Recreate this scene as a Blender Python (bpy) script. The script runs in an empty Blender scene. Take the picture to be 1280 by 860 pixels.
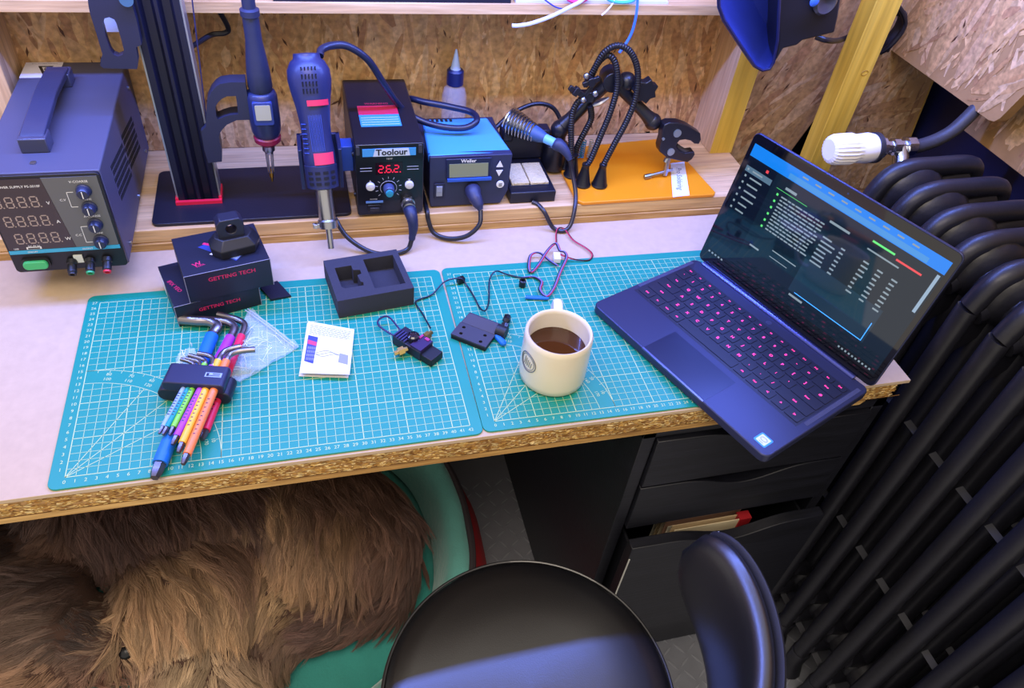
import bpy, bmesh, math, random
import numpy as np
from mathutils import Matrix, Vector, noise
random.seed(7); np.random.seed(7)
SC = bpy.context.scene
COL = SC.collection
PI = math.pi
# ---------------------------------------------------------------- camera (all lengths below in centimetres)
U = 0.01
FPX = 939.6
CAM = np.array([27.0153, -53.3396, 67.0742])
RM = np.array([[0.96600664, -0.23943516, 0.09747807],
               [-0.09994538, -0.6936475, -0.71334708],
               [0.23841579, 0.67935554, -0.69399853]])
cd = bpy.data.cameras.new('camera'); cam = bpy.data.objects.new('camera', cd); COL.objects.link(cam)
cd.sensor_width = 36; cd.lens = 36 * FPX / 1280; cd.clip_start = 0.02; cd.clip_end = 30
mw = Matrix.Identity(4)
for i in range(3):
    mw[i][0] = RM[0][i]; mw[i][1] = -RM[1][i]; mw[i][2] = -RM[2][i]; mw[i][3] = CAM[i] * U
cam.matrix_world = mw
SC.camera = cam
# ---------------------------------------------------------------- world, lamps, exposure
wd = bpy.data.worlds.new('world'); SC.world = wd; wd.use_nodes = True
wb = wd.node_tree.nodes['Background']; wb.inputs[0].default_value = (1.0, 0.90, 0.80, 1); wb.inputs[1].default_value = 0.62
def area(name, loc, tgt, sx, sy, power, color, spread=180):
    l = bpy.data.lights.new(name, 'AREA'); l.shape = 'RECTANGLE'; l.size = sx * U; l.size_y = sy * U
    l.energy = power; l.color = color; l.spread = math.radians(spread)
    o = bpy.data.objects.new(name, l); COL.objects.link(o); o.location = Vector(loc) * U
    d = Vector(tgt) - Vector(loc); o.rotation_euler = d.to_track_quat('-Z', 'Y').to_euler()
    return o
area('led_strip', (45, 34, 58), (45, 31, 0), 170, 2.5, 15.5, (0.14, 0.235, 1.0))
area('ceiling_lamp', (10, -60, 150), (30, 10, 0), 120, 60, 12, (1.0, 0.86, 0.72))
SC.view_settings.view_transform = 'Standard'; SC.view_settings.look = 'None'
SC.view_settings.exposure = 0.68; SC.view_settings.gamma = 1; SC.view_settings.use_curve_mapping = False
# ---------------------------------------------------------------- helpers
def at(u, v, **k):
    d = RM.T @ np.array([(u - 640) / FPX, (v - 430) / FPX, 1.0])
    (a, val), = k.items(); i = 'xyz'.index(a)
    return Vector(CAM + (val - CAM[i]) / d[i] * d)
def lin(c):
    if isinstance(c, str): c = [int(c[i:i + 2], 16) for i in (0, 2, 4)]
    return tuple(((x / 255) / 12.92 if x / 255 <= 0.04045 else ((x / 255 + 0.055) / 1.055) ** 2.4) for x in c) + (1,)
def newmat(name):
    m = bpy.data.materials.new(name); m.use_nodes = True
    return m, m.node_tree, m.node_tree.nodes['Principled BSDF']
def nd(t, k, **v):
    n = t.nodes.new(k)
    for a, b in v.items(): setattr(n, a, b)
    return n
MC = {}
def mat(c, rough=0.5, metal=0.0, bump=0.0, bs=300.0, var=0.0, vs=40.0, emit=0.0, trans=0.0, alpha=1.0, coat=0.0, spec=0.5, ior=1.45, sheen=0.0, bdist=0.001):
    key = (str(c), rough, metal, bump, bs, var, vs, emit, trans, alpha, coat, spec, ior, sheen)
    if key in MC: return MC[key]
    m, t, p = newmat('m_%s' % c); L = t.links.new
    col = lin(c); p.inputs['Base Color'].default_value = col
    p.inputs['Roughness'].default_value = rough; p.inputs['Metallic'].default_value = metal
    p.inputs['Coat Weight'].default_value = coat; p.inputs['Coat Roughness'].default_value = .03 if rough < .32 else .3; p.inputs['Specular IOR Level'].default_value = spec
    p.inputs['IOR'].default_value = ior; p.inputs['Sheen Weight'].default_value = sheen
    if emit: p.inputs['Emission Color'].default_value = col; p.inputs['Emission Strength'].default_value = emit
    if trans: p.inputs['Transmission Weight'].default_value = trans
    if alpha < 1: p.inputs['Alpha'].default_value = alpha
    tc = nd(t, 'ShaderNodeTexCoord')
    if var:
        n = nd(t, 'ShaderNodeTexNoise'); n.inputs['Scale'].default_value = vs; n.inputs['Detail'].default_value = 5
        L(tc.outputs['Object'], n.inputs['Vector'])
        mx = nd(t, 'ShaderNodeMix', data_type='RGBA')
        mx.inputs[6].default_value = tuple(min(1, x * (1 - var)) for x in col[:3]) + (1,)
        mx.inputs[7].default_value = tuple(min(1, x * (1 + var)) for x in col[:3]) + (1,)
        L(n.outputs['Fac'], mx.inputs[0]); L(mx.outputs[2], p.inputs['Base Color'])
    if bump:
        n = nd(t, 'ShaderNodeTexNoise'); n.inputs['Scale'].default_value = bs; n.inputs['Detail'].default_value = 3
        L(tc.outputs['Object'], n.inputs['Vector'])
        b = nd(t, 'ShaderNodeBump'); b.inputs['Strength'].default_value = bump; b.inputs['Distance'].default_value = bdist
        L(n.outputs['Fac'], b.inputs['Height']); L(b.outputs['Normal'], p.inputs['Normal'])
    MC[key] = m
    return m
def ramp(t, stops):
    r = nd(t, 'ShaderNodeValToRGB'); e = r.color_ramp.elements
    while len(e) > len(stops): e.remove(e[-1])
    for i, (q, c) in enumerate(stops):
        x = e[i] if i < len(e) else e.new(q)
        x.position = q; x.color = lin(c)
    return r
def woodmat(name, dark, mid, light, axis='x', scale=1.0, rough=0.6, knots=False):
    m, t, p = newmat(name); L = t.links.new
    tc = nd(t, 'ShaderNodeTexCoord'); mp = nd(t, 'ShaderNodeMapping')
    s = [60 * scale, 60 * scale, 60 * scale]; s['xyz'.index(axis)] = 3.5 * scale
    mp.inputs['Scale'].default_value = s; L(tc.outputs['Object'], mp.inputs['Vector'])
    n = nd(t, 'ShaderNodeTexNoise'); n.inputs['Scale'].default_value = 1; n.inputs['Detail'].default_value = 5; n.inputs['Distortion'].default_value = 1.2
    L(mp.outputs[0], n.inputs['Vector'])
    r = ramp(t, [(0.28, dark), (0.5, mid), (0.72, light)]); L(n.outputs['Fac'], r.inputs[0])
    n2 = nd(t, 'ShaderNodeTexNoise'); n2.inputs['Scale'].default_value = 4; n2.inputs['Detail'].default_value = 4; L(mp.outputs[0], n2.inputs['Vector'])
    r2 = ramp(t, [(0.3, 'd8d8d8'), (0.62, 'ffffff')]); L(n2.outputs['Fac'], r2.inputs[0])
    mx = nd(t, 'ShaderNodeMix', data_type='RGBA', blend_type='MULTIPLY'); mx.inputs[0].default_value = 0.8
    L(r.outputs[0], mx.inputs[6]); L(r2.outputs[0], mx.inputs[7]); L(mx.outputs[2], p.inputs['Base Color'])
    b = nd(t, 'ShaderNodeBump'); b.inputs['Strength'].default_value = 0.25; b.inputs['Distance'].default_value = 0.001
    L(n2.outputs['Fac'], b.inputs['Height']); L(b.outputs['Normal'], p.inputs['Normal'])
    p.inputs['Roughness'].default_value = rough
    return m
def attrmat(name, rough=0.7, gloss=0.3, bump=0.3, axis_noise=True):
    m, t, p = newmat(name); L = t.links.new
    a = nd(t, 'ShaderNodeAttribute', attribute_name='tint')
    tc = nd(t, 'ShaderNodeTexCoord')
    n = nd(t, 'ShaderNodeTexNoise'); n.inputs['Scale'].default_value = 120; n.inputs['Detail'].default_value = 6; L(tc.outputs['Object'], n.inputs['Vector'])
    r = ramp(t, [(0.3, 'c8c8c8'), (0.65, 'ffffff')]); L(n.outputs['Fac'], r.inputs[0])
    mx = nd(t, 'ShaderNodeMix', data_type='RGBA', blend_type='MULTIPLY'); mx.inputs[0].default_value = 1
    L(a.outputs['Color'], mx.inputs[6]); L(r.outputs[0], mx.inputs[7]); L(mx.outputs[2], p.inputs['Base Color'])
    b = nd(t, 'ShaderNodeBump'); b.inputs['Strength'].default_value = bump; b.inputs['Distance'].default_value = 0.001
    L(n.outputs['Fac'], b.inputs['Height']); L(b.outputs['Normal'], p.inputs['Normal'])
    p.inputs['Roughness'].default_value = rough; p.inputs['Specular IOR Level'].default_value = gloss
    return m
I4 = Matrix.Identity(4)
def T(x=0, y=0, z=0, rz=0, rx=0, ry=0):
    return Matrix.Translation((x, y, z)) @ Matrix.Rotation(rz, 4, 'Z') @ Matrix.Rotation(ry, 4, 'Y') @ Matrix.Rotation(rx, 4, 'X')
def frame(o, x, y):
    x = Vector(x).normalized(); z = x.cross(Vector(y)).normalized(); y = z.cross(x)
    m = Matrix.Identity(4)
    for i in range(3): m[i][0] = x[i]; m[i][1] = y[i]; m[i][2] = z[i]; m[i][3] = o[i]
    return m
def spline(pts, n=8):
    P = [Vector(p) for p in pts]; out = []
    P = [P[0] * 2 - P[1]] + P + [P[-1] * 2 - P[-2]]
    for i in range(1, len(P) - 2):
        a, b, c, d = P[i - 1:i + 3]
        for k in range(n):
            t = k / n
            out.append(0.5 * ((2 * b) + (c - a) * t + (2 * a - 5 * b + 4 * c - d) * t * t + (3 * b - a - 3 * c + d) * t ** 3))
    out.append(P[-2]); return out
class M:
    def __init__(s): s.v = []; s.f = []; s.m = []; s.k = 0; s.T = I4
    def add(s, vs, fs):
        b = len(s.v); T_ = s.T
        s.v += [T_ @ Vector(v) for v in vs]; s.f += [[b + i for i in f] for f in fs]; s.m += [s.k] * len(fs); return s
    def box(s, x0, x1, y0, y1, z0, z1):
        return s.add([(x0, y0, z0), (x1, y0, z0), (x1, y1, z0), (x0, y1, z0), (x0, y0, z1), (x1, y0, z1), (x1, y1, z1), (x0, y1, z1)],
                     [(0, 3, 2, 1), (4, 5, 6, 7), (0, 1, 5, 4), (1, 2, 6, 5), (2, 3, 7, 6), (3, 0, 4, 7)])
    def cb(s, cx, cy, cz, sx, sy, sz): return s.box(cx - sx / 2, cx + sx / 2, cy - sy / 2, cy + sy / 2, cz - sz / 2, cz + sz / 2)
    def prism(s, poly, z0, z1):
        n = len(poly)
        return s.add([(x, y, z0) for x, y in poly] + [(x, y, z1) for x, y in poly],
                     [list(range(n))[::-1], list(range(n, 2 * n))] + [(i, (i + 1) % n, n + (i + 1) % n, n + i) for i in range(n)])
    def lathe(s, prof, n=24, c=(0, 0, 0)):
        vs = []; fs = []
        for r, z in prof:
            for i in range(n): vs.append((c[0] + r * math.cos(2 * PI * i / n), c[1] + r * math.sin(2 * PI * i / n), c[2] + z))
        for j in range(len(prof) - 1):
            for i in range(n):
                a = j * n + i; b = j * n + (i + 1) % n
                fs.append((a, b, b + n, a + n))
        if prof[0][0] > 1e-4: fs.append(list(range(n))[::-1])
        if prof[-1][0] > 1e-4: q = (len(prof) - 1) * n; fs.append(list(range(q, q + n)))
        return s.add(vs, fs)
    def tube(s, pts, r, n=8, close=False, flat=1.0):
        P = [Vector(p) for p in pts]; N = len(P)
        R = r if isinstance(r, (list, tuple)) else [r] * N
        up = None; vs = []; fs = []
        for i in range(N):
            if close: d = P[(i + 1) % N] - P[i - 1]
            else: d = P[min(i + 1, N - 1)] - P[max(i - 1, 0)]
            d.normalize()
            if up is None: up = Vector((0, 0, 1)) if abs(d.z) < 0.9 else Vector((1, 0, 0))
            a = d.cross(up)
            if a.length < 1e-6: a = d.orthogonal()
            a.normalize(); b = a.cross(d).normalized(); up = b
            for k in range(n):
                w = 2 * PI * k / n
                vs.append(P[i] + (a * math.cos(w) + b * math.sin(w) * flat) * R[i])
        m = N if close else N - 1
        for i in range(m):
            for k in range(n):
                q = i * n + k; w = i * n + (k + 1) % n; j = ((i + 1) % N) * n
                fs.append((q, w, j + (k + 1) % n, j + k))
        if not close: fs.append(list(range(n))[::-1]); fs.append(list(range((N - 1) * n, N * n)))
        return s.add(vs, fs)
    def cyl(s, p0, p1, r0, r1=None, n=16): return s.tube([p0, p1], [r0, r0 if r1 is None else r1], n)
    def sph(s, c, r, nu=16, nv=10):
        if not isinstance(r, (list, tuple)): r = (r, r, r)
        vs = [(c[0], c[1], c[2] - r[2])]; fs = []
        for j in range(1, nv):
            w = -PI / 2 + PI * j / nv
            for i in range(nu): vs.append((c[0] + r[0] * math.cos(w) * math.cos(2 * PI * i / nu), c[1] + r[1] * math.cos(w) * math.sin(2 * PI * i / nu), c[2] + r[2] * math.sin(w)))
        vs.append((c[0], c[1], c[2] + r[2])); t = len(vs) - 1
        for i in range(nu): fs.append((0, 1 + (i + 1) % nu, 1 + i)); fs.append((t, t - nu + i, t - nu + (i + 1) % nu))
        for j in range(nv - 2):
            for i in range(nu): a = 1 + j * nu; fs.append((a + i, a + (i + 1) % nu, a + nu + (i + 1) % nu, a + nu + i))
        return s.add(vs, fs)
    def mesh(s, name, mats, ang=35):
        me = bpy.data.meshes.new(name); me.from_pydata([tuple(v * U) for v in s.v], [], s.f)
        for m in (mats if isinstance(mats, (list, tuple)) else [mats]): me.materials.append(m)
        me.polygons.foreach_set('material_index', s.m)
        if ang: me.polygons.foreach_set('use_smooth', [True] * len(s.f)); me.set_sharp_from_angle(angle=math.radians(ang))
        me.update(); return me
    def obj(s, name, mats, parent=None, bevel=0, ang=35, world=False, seg=2):
        if world and parent: 
            inv = parent.matrix_basis.copy()
            if parent.parent: inv = parent.parent.matrix_basis @ inv
            inv = Matrix(inv); inv.translation = inv.translation / U; inv.invert()
            s.v = [inv @ v for v in s.v]
        o = bpy.data.objects.new(name, s.mesh(name, mats, ang)); COL.objects.link(o)
        if parent: o.parent = parent
        if bevel:
            b = o.modifiers.new('bevel', 'BEVEL'); b.width = bevel * U; b.segments = seg; b.limit_method = 'ANGLE'; b.angle_limit = math.radians(40)
        return o
def rrect(w, h, r, n=4, cx=0, cy=0):
    out = []
    for sx, sy, a in ((1, 1, 0), (-1, 1, 90), (-1, -1, 180), (1, -1, 270)):
        for k in range(n + 1):
            w_ = math.radians(a + 90 * k / n)
            out.append((cx + sx * (w / 2 - r) + r * math.cos(w_), cy + sy * (h / 2 - r) + r * math.sin(w_)))
    return out
def tag(o, label, cat, group=None, kind=None):
    o['label'] = label; o['category'] = cat
    if group: o['group'] = group
    if kind: o['kind'] = kind
    return o
def thing(name, label, cat, loc=(0, 0, 0), rz=0, group=None, R=None):
    o = bpy.data.objects.new(name, None); COL.objects.link(o); o.empty_display_size = 0.02
    o.location = Vector(loc) * U
    if R is not None: o.rotation_euler = R.to_euler()
    else: o.rotation_euler = (0, 0, rz)
    return tag(o, label, cat, group)
def struct(o): o['kind'] = 'structure'; return o
TC = {}
def glyphs(s, size, align='CENTER', bold=0.0):
    key = (s, align, bold)
    if key not in TC:
        c = bpy.data.curves.new('t', 'FONT'); c.body = s; c.size = 1; c.align_x = align; c.align_y = 'CENTER'; c.resolution_u = 2; c.offset = bold
        o = bpy.data.objects.new('t', c)
        me = bpy.data.meshes.new_from_object(o)
        TC[key] = ([tuple(v.co) for v in me.vertices], [tuple(p.vertices) for p in me.polygons])
        bpy.data.objects.remove(o); bpy.data.curves.remove(c); bpy.data.meshes.remove(me)
    v, f = TC[key]
    return [(a * size, b * size, c * size) for a, b, c in v], f
def write(m, s, size, X, align='CENTER', bold=0.0):
    v, f = glyphs(s, size, align, bold); old = m.T; m.T = old @ X; m.add(v, f); m.T = old
def setattr_color(me, cols_per_face):
    a = me.color_attributes.new('tint', 'FLOAT_COLOR', 'CORNER'); arr = np.repeat(np.array(cols_per_face, dtype=np.float32), [p.loop_total for p in me.polygons], axis=0)
    a.data.foreach_set('color', arr.ravel())
# ================================================================ large structure
FL = -74.0
M_MDF = mat('b9a287', 0.75, var=0.10, vs=90, bump=0.15, bs=900)
M_PINE = woodmat('pine', 'bd9565', 'd2ac79', 'e2c18e', 'x')
M_PINEZ = woodmat('pine_z', 'b89168', 'cfaa7c', 'dcbb8e', 'z')
M_PINEY = woodmat('pine_y', 'b89168', 'cfaa7c', 'dcbb8e', 'y')
M_EDGE = woodmat('ply_edge', '8f6532', 'bb9050', 'd6b070', 'x', 1.6)
M_YEL = woodmat('yellow_paint', 'c69c2c', 'd8ae3a', 'e0ba48', 'z', 0.5)
M_YELL = woodmat('yellow_paint_pale', 'd4b458', 'e2c46a', 'ead07c', 'z', 0.5)
M_OSBB = mat('a98252', 0.7, var=0.2, vs=60)
M_FLAKE = attrmat('osb_flake', 0.6, 0.35)
M_BLACKW = mat('14141c', 0.6, bump=0.3, bs=60)
def osb(parent, X, w, h, n, seed, ang0=90, spread=38, poly=None, lng=(4, 11), clip=None, tone=1.0):
    """wood flakes pressed into the face of a board; X maps (u, v, out) to the parent's space, cm"""
    rg = random.Random(seed); m = M(); m.T = X; cols = []
    pal = ['c89c66', 'c29662', 'd0a874', 'ba8c5a', 'caa070', 'd6b080', 'c49a64', 'b08256', 'cea36c']
    for i in range(n):
        L = rg.uniform(*lng) * rg.choice((1, 1, .7, .5)); W = L * rg.uniform(0.07, 0.19)
        cx = rg.uniform(0, w); cy = rg.uniform(0, h); a = math.radians(ang0 + rg.gauss(0, spread)); z = rg.uniform(0.01, 0.09)
        k = rg.randint(5, 7); pts = []
        top = [(-L / 2 + L * j / (k - 1), W / 2 * (1 + rg.uniform(-.35, .35)) * (0.35 if j in (0, k - 1) else 1)) for j in range(k)]
        bot = [(x, -y * rg.uniform(.7, 1.2)) for x, y in top[::-1]]
        for x, y in top + bot:
            x += rg.uniform(-.1, .1); px = cx + x * math.cos(a) - y * math.sin(a); py = cy + x * math.sin(a) + y * math.cos(a)
            pts.append((min(max(px, 0), w), min(max(py, 0), h)))
        if clip and not all(clip(*q) for q in pts): continue
        tilt = rg.uniform(-.004, .004)
        m.add([(x, y, z + tilt * (x - cx)) for x, y in pts], [list(range(len(pts)))])
        c = lin(rg.choice(pal)); f = rg.uniform(.82, 1.08) * tone; cols.append((c[0] * f, c[1] * f, c[2] * f, 1))
        if rg.random() < 0.09:   # dark gaps between flakes
            g = rg.uniform(.3, 1.1); b = a + rg.uniform(-.3, .3); q = [(cx + g * math.cos(b + o) * s_, cy + g * math.sin(b + o) * s_) for o, s_ in ((0, 1), (1.3, .18), (PI, .8), (-1.4, .22))]
            if not clip or all(clip(*e) for e in q):
                m.add([(min(max(x, 0), w), min(max(y, 0), h), z + .03) for x, y in q], [(0, 1, 2, 3)]); cols.append(lin('5c3a20'))
    o = m.obj('wood_flake', M_FLAKE, parent, ang=0); setattr_color(o.data, cols); o['kind'] = 'stuff'
    return o
def XW(x, y, z): return frame((x, y, z), (1, 0, 0), (0, 0, 1))          # facing -y
def XR(x, y, z): return frame((x, y, z), (0, -1, 0), (0, 0, 1))         # facing -x
# floor of tread plate
fl = struct(M().box(-110, 143, -90, 64, FL - 1, FL).obj('floor', mat('8a8c94', 0.5, 0.25, bump=0.25, bs=160, var=0.2, vs=25)))
m = M()
for i in range(-4, 38):
    for j in range(-2, 40):
        x = 20 + i * 2.6; y = -60 + j * 2.6
        if not (12 < x < 112 and -52 < y < 60): continue
        a = math.radians(45 if (i + j) % 2 else -45) - .2
        m.T = T(x, y, FL, a); m.prism([(-1.35, 0), (-.5, -.16), (.5, -.16), (1.35, 0), (.5, .16), (-.5, .16)], 0, 0.11)
m.T = I4
o = m.obj('tread_bar', mat('a8aab2', 0.35, 0.4), fl); o['kind'] = 'stuff'
# walls
wb_ = struct(M().box(-110, 99.5, 58.6, 60.5, 3.2, 70).obj('wall_back', M_OSBB))
osb(wb_, XW(-16, 58.58, 3), 112, 26, 3600, 3, 90, 17, lng=(4, 13), tone=1.1)
wbl = struct(M().box(-110, 143, 60.5, 63, FL, 70).obj('wall_back_lower', M_BLACKW))
def board(name, poly, y0, y1, m, parent=None):
    q = M(); n = len(poly)
    q.add([(x, y0, z) for x, z in poly] + [(x, y1, z) for x, z in poly],
          [list(range(n)), list(range(n, 2 * n))[::-1]] + [(i, n + i, n + (i + 1) % n, (i + 1) % n) for i in range(n)])
    return q.obj(name, m, parent)
pl = [(99.4, -12), (109.5, -12), (113.9, 0.7), (116.6, 8), (117.6, 12), (117.6, 46), (99.4, 46)]
wbr = struct(board('wall_back_right', pl, 54, 55.4, M_OSBB))
def inpoly(poly):
    def f(x, y):
        c = False
        for i in range(len(poly)):
            (a, b), (d, e) = poly[i - 1], poly[i]
            if (b > y) != (e > y) and x < (d - a) * (y - b) / (e - b) + a: c = not c
        return c
    return f
osb(wbr, XW(99.4, 53.98, -12), 18.2, 58, 700, 5, 58, 20, lng=(6, 16), clip=lambda u, v: inpoly(pl)(u + 99.4, v - 12), tone=.93)
pr = [(119.4, -40), (139.4, -40), (139.4, 2.2), (138.0, 14), (138, 46), (119.4, 46)]
wbq = struct(board('wall_back_corner', pr, 54, 55.4, M_OSBB))
osb(wbq, XW(119.4, 53.98, -40), 20, 86, 700, 6, 50, 50, clip=lambda u, v: inpoly(pr)(u + 119.4, v - 40), tone=.9)
board('trim_4', [(137.75, 14), (138, 14), (139.4, 2.2), (139.4, -40), (139.1, -40), (139.1, 2.2)], 53.85, 54, mat('b08a3c', .6)).name = 'trim_4'
struct(bpy.data.objects['trim_4'])
M_DARKW = mat('1b1e3c', 0.45, bump=0.2, bs=80)
wr = struct(M().box(141, 143, -90, 63, FL, 70).obj('wall_right', M_DARKW))
pa = [(-54.6, 19.7), (-29.2, 19.9), (-28.2, 20.2), (-27.6, 21.0), (-26, 26), (40, 26.5), (40, 70), (-54.6, 70)]   # (-y, z)
def sideboard(name, poly, x0, x1, seed, n, ang, w, h, o, tone=1.0):
    q = M(); k = len(poly)
    q.add([(x0, -a, z) for a, z in poly] + [(x1, -a, z) for a, z in poly],
          [list(range(k)), list(range(k, 2 * k))[::-1]] + [(i, k + i, k + (i + 1) % k, (i + 1) % k) for i in range(k)])
    b = struct(q.obj(name, M_OSBB))
    osb(b, XR(x0 - .02, -o[0], o[1]), w, h, n, seed, ang, 26, clip=lambda u, v: inpoly(poly)(u + o[0], v + o[1]), tone=tone, lng=(6, 15))
    return b
sideboard('wall_right_panel', pa, 126, 128, 8, 1100, 80, 94, 32, (-54.6, 19.7), 1.2)
sideboard('wall_right_lower_panel', [(-37.9, 13.5), (60, 13.3), (60, 28), (-38.1, 28)], 132, 134, 9, 500, 90, 98, 15, (-38.1, 13.3), 1.15)
# studs and shelf rail
tr = struct(M().box(95.0, 99.3, 50.9, 58.55, 3.02, 46).obj('trim_1', M_PINEZ, bevel=.12))
struct(M().box(95.1, 99.2, 50.75, 50.88, 3.02, 46).obj('trim_2', M_YEL))
struct(M().box(-14.0, -9.3, 51.2, 58.55, 3.02, 46).obj('trim_3', M_PINEZ, bevel=.12))
sh = thing('wall_shelf', 'upper pine shelf with a pale front rail crossing the top of the chipboard wall', 'shelf', (40, 55, 26.6))
M().box(-40, 97.5, 49.6, 51.0, 27.1, 28.6).obj('rail', M_PINE, sh, bevel=.1, world=True)
M().box(-40, 97.5, 51.0, 58.5, 27.2, 28.5).obj('shelf_board', M_PINE, sh, bevel=.1, world=True)
# post
po = thing('timber_post', 'slanting-looking yellow painted square timber post behind the laptop screen', 'post', (113.7, 46.7, -6))
M().add([(111.9, 45, -30), (116.5, 45, -30), (116.5, 48.4, -30), (111.9, 48.4, -30), (111.0, 45, 46), (115.6, 45, 46), (115.6, 48.4, 46), (111.0, 48.4, 46)],
        [(0, 3, 2, 1), (4, 5, 6, 7), (0, 1, 5, 4), (1, 2, 6, 5), (2, 3, 7, 6), (3, 0, 4, 7)]).obj('beam', M_YEL, po, bevel=.15, world=True)
m = M(); m.T = frame((114.6, 44.97, 20), (1, 0, .2), (0, 0, 1)); m.tube([(1.0 * math.cos(a * PI / 8) * .6, .38 * math.sin(a * PI / 8), 0) for a in range(16)], .04, 5, True); m.obj('knot', mat('8a6420'), po, world=True)
# ---------------------------------------------------------------- workbench top
dk = thing('workbench_top', 'thick chipboard workbench top faced with pale pink-beige hardboard', 'workbench', (28, 28, -4.1))
Z0 = -0.25
M().box(-60, 101.3, -1.7, 58.5, Z0 - .55, Z0).obj('hardboard_face', M_MDF, dk, bevel=.05, world=True)
cp = [(-60, -1.6), (99.4, -1.6), (99.9, -1.3), (100.3, -.4), (101.0, .5), (101.0, 58.4), (-60, 58.4)]
m = M(); m.prism(cp, -3.2, Z0 - .56); m.obj('chipboard_core', M_OSBB, dk, world=True)
m = M(); m.prism([(-60, -1.65), (95.2, -1.65), (96.4, -1.2), (97.0, 1.5), (97.0, 58.4), (-60, 58.4)], -4.15, -3.2); m.obj('bottom_board', M_EDGE, dk, world=True)
rg = random.Random(4); m = M(); cols = []
pal = ['e0bc74', 'c0914a', 'a87634', 'd4aa60', '8a5c28', 'ecd094', 'b98a44']
for i in range(5200):   # crushed chips on the cut edge
    x = rg.uniform(-40, 99.6); z = rg.uniform(-3.15, -.85); L = rg.uniform(.15, 1.0); h = rg.uniform(.04, .12); a = rg.gauss(0, .25); y = -1.62 - rg.uniform(0, .07)
    ca, sa = math.cos(a), math.sin(a)
    m.add([(x + ca * p - sa * q, y + rg.uniform(-.02, .02), max(-3.18, min(-.82, z + sa * p + ca * q))) for p, q in ((-L / 2, 0), (-L / 4, -h), (L / 4, -h), (L / 2, 0), (L / 4, h), (-L / 4, h))], [(0, 1, 2, 3, 4, 5)])
    cols.append(lin(rg.choice(pal)))
o = m.obj('edge_chip', M_FLAKE, dk, ang=0, world=True); setattr_color(o.data, cols); o['kind'] = 'stuff'
o = M().box(-60, 101.1, -1.66, -1.6, -3.28, -3.2).obj('glue_line', mat('7a5426', .7), dk, world=True)
# riser board at the back
rs = thing('riser_board', 'two pine planks raised along the back of the workbench under the electronics', 'board', (40, 48, Z0))
M().box(-60, 99.0, 37.7, 43.75, .95, 3.0).obj('front_plank', M_PINE, rs, bevel=.12, world=True)
M().box(-60, 99.0, 43.85, 58.5, .95, 3.0).obj('rear_plank', M_PINE, rs, bevel=.12, world=True)
M().box(-60, 99.0, 37.4, 58.3, Z0, .9).obj('packing_strip', M_EDGE, rs, bevel=.05, world=True)
# ---------------------------------------------------------------- cutting mats
M_MAT = mat('128474', 0.42, bump=0.12, bs=1500, var=.05, vs=20, bdist=.0004)
M_INK = mat('b8c890', 0.6)
def cutting_mat(x, y, rz, label):
    t = thing('cutting_mat', label, 'cutting mat', (x, y, Z0), rz, 'green gridded cutting mats')
    m = M(); m.prism(rrect(44.9, 29.9, .9, 5, 20.93, 13.55), 0.0, .24); m.obj('mat_sheet', M_MAT, t, bevel=.04)
    m = M()
    def seg(x0, y0, x1, y1, w):
        d = Vector((x1 - x0, y1 - y0)); 
        if d.length < .05: return
        d.normalize(); n = Vector((-d.y, d.x)) * w / 2
        m.add([(x0 - n.x, y0 - n.y, .252), (x1 - n.x, y1 - n.y, .252), (x1 + n.x, y1 + n.y, .252), (x0 + n.x, y0 + n.y, .252)], [(0, 1, 2, 3)])
    def cut(a, lim):   # pieces of a line at offset a that stay clear of the protractor band
        r0, r1 = 13.0, 15.0
        e0 = math.sqrt(r0 * r0 - a * a) if a < r0 else 0; e1 = math.sqrt(r1 * r1 - a * a) if a < r1 else 0
        if a >= r1: return [(0, lim)]
        return ([(0, e0)] if e0 else []) + [(e1, lim)]
    for i in range(43):
        w = .085 if i % 5 == 0 or i == 42 else .045
        for a, b in ([(0, 27)] if i == 0 else cut(i, 27)): seg(i, a, i, b, w)
    for j in range(28):
        w = .085 if j % 5 == 0 or j == 27 else .045
        for a, b in ([(0, 42)] if j == 0 else cut(j, 42)): seg(a, j, b, j, w)
    for r in (13, 15):
        for k in range(30):
            a, b = PI / 2 * k / 30, PI / 2 * (k + 1) / 30; seg(r * math.cos(a), r * math.sin(a), r * math.cos(b), r * math.sin(b), .06)
    for d in (30, 45, 60): a = math.radians(d); seg(0, 0, 13 * math.cos(a), 13 * math.sin(a), .07)
    for d in range(10, 90, 5): a = math.radians(d); seg(14.6 * math.cos(a), 14.6 * math.sin(a), 15 * math.cos(a), 15 * math.sin(a), .05)
    for i in range(43): write(m, str(i), .62, T(i, -.62, .253))
    for j in range(1, 28): write(m, str(j), .62, T(-.62, j, .253))
    for d in range(10, 90, 10):
        a = math.radians(d); write(m, str(d), .6, T(14.35 * math.cos(a), 14.35 * math.sin(a), .253, a - PI / 2)); write(m, str(180 - d), .6, T(13.6 * math.cos(a), 13.6 * math.sin(a), .253, a - PI / 2))
    m.obj('printed_grid', M_INK, t, ang=0)
    return t
cutting_mat(0, 0, 0, 'green gridded cutting mat on the left under the hex keys and black boxes')
cutting_mat(44.938, .143, -.0099, 'green gridded cutting mat on the right under the mug and laptop')
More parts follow.
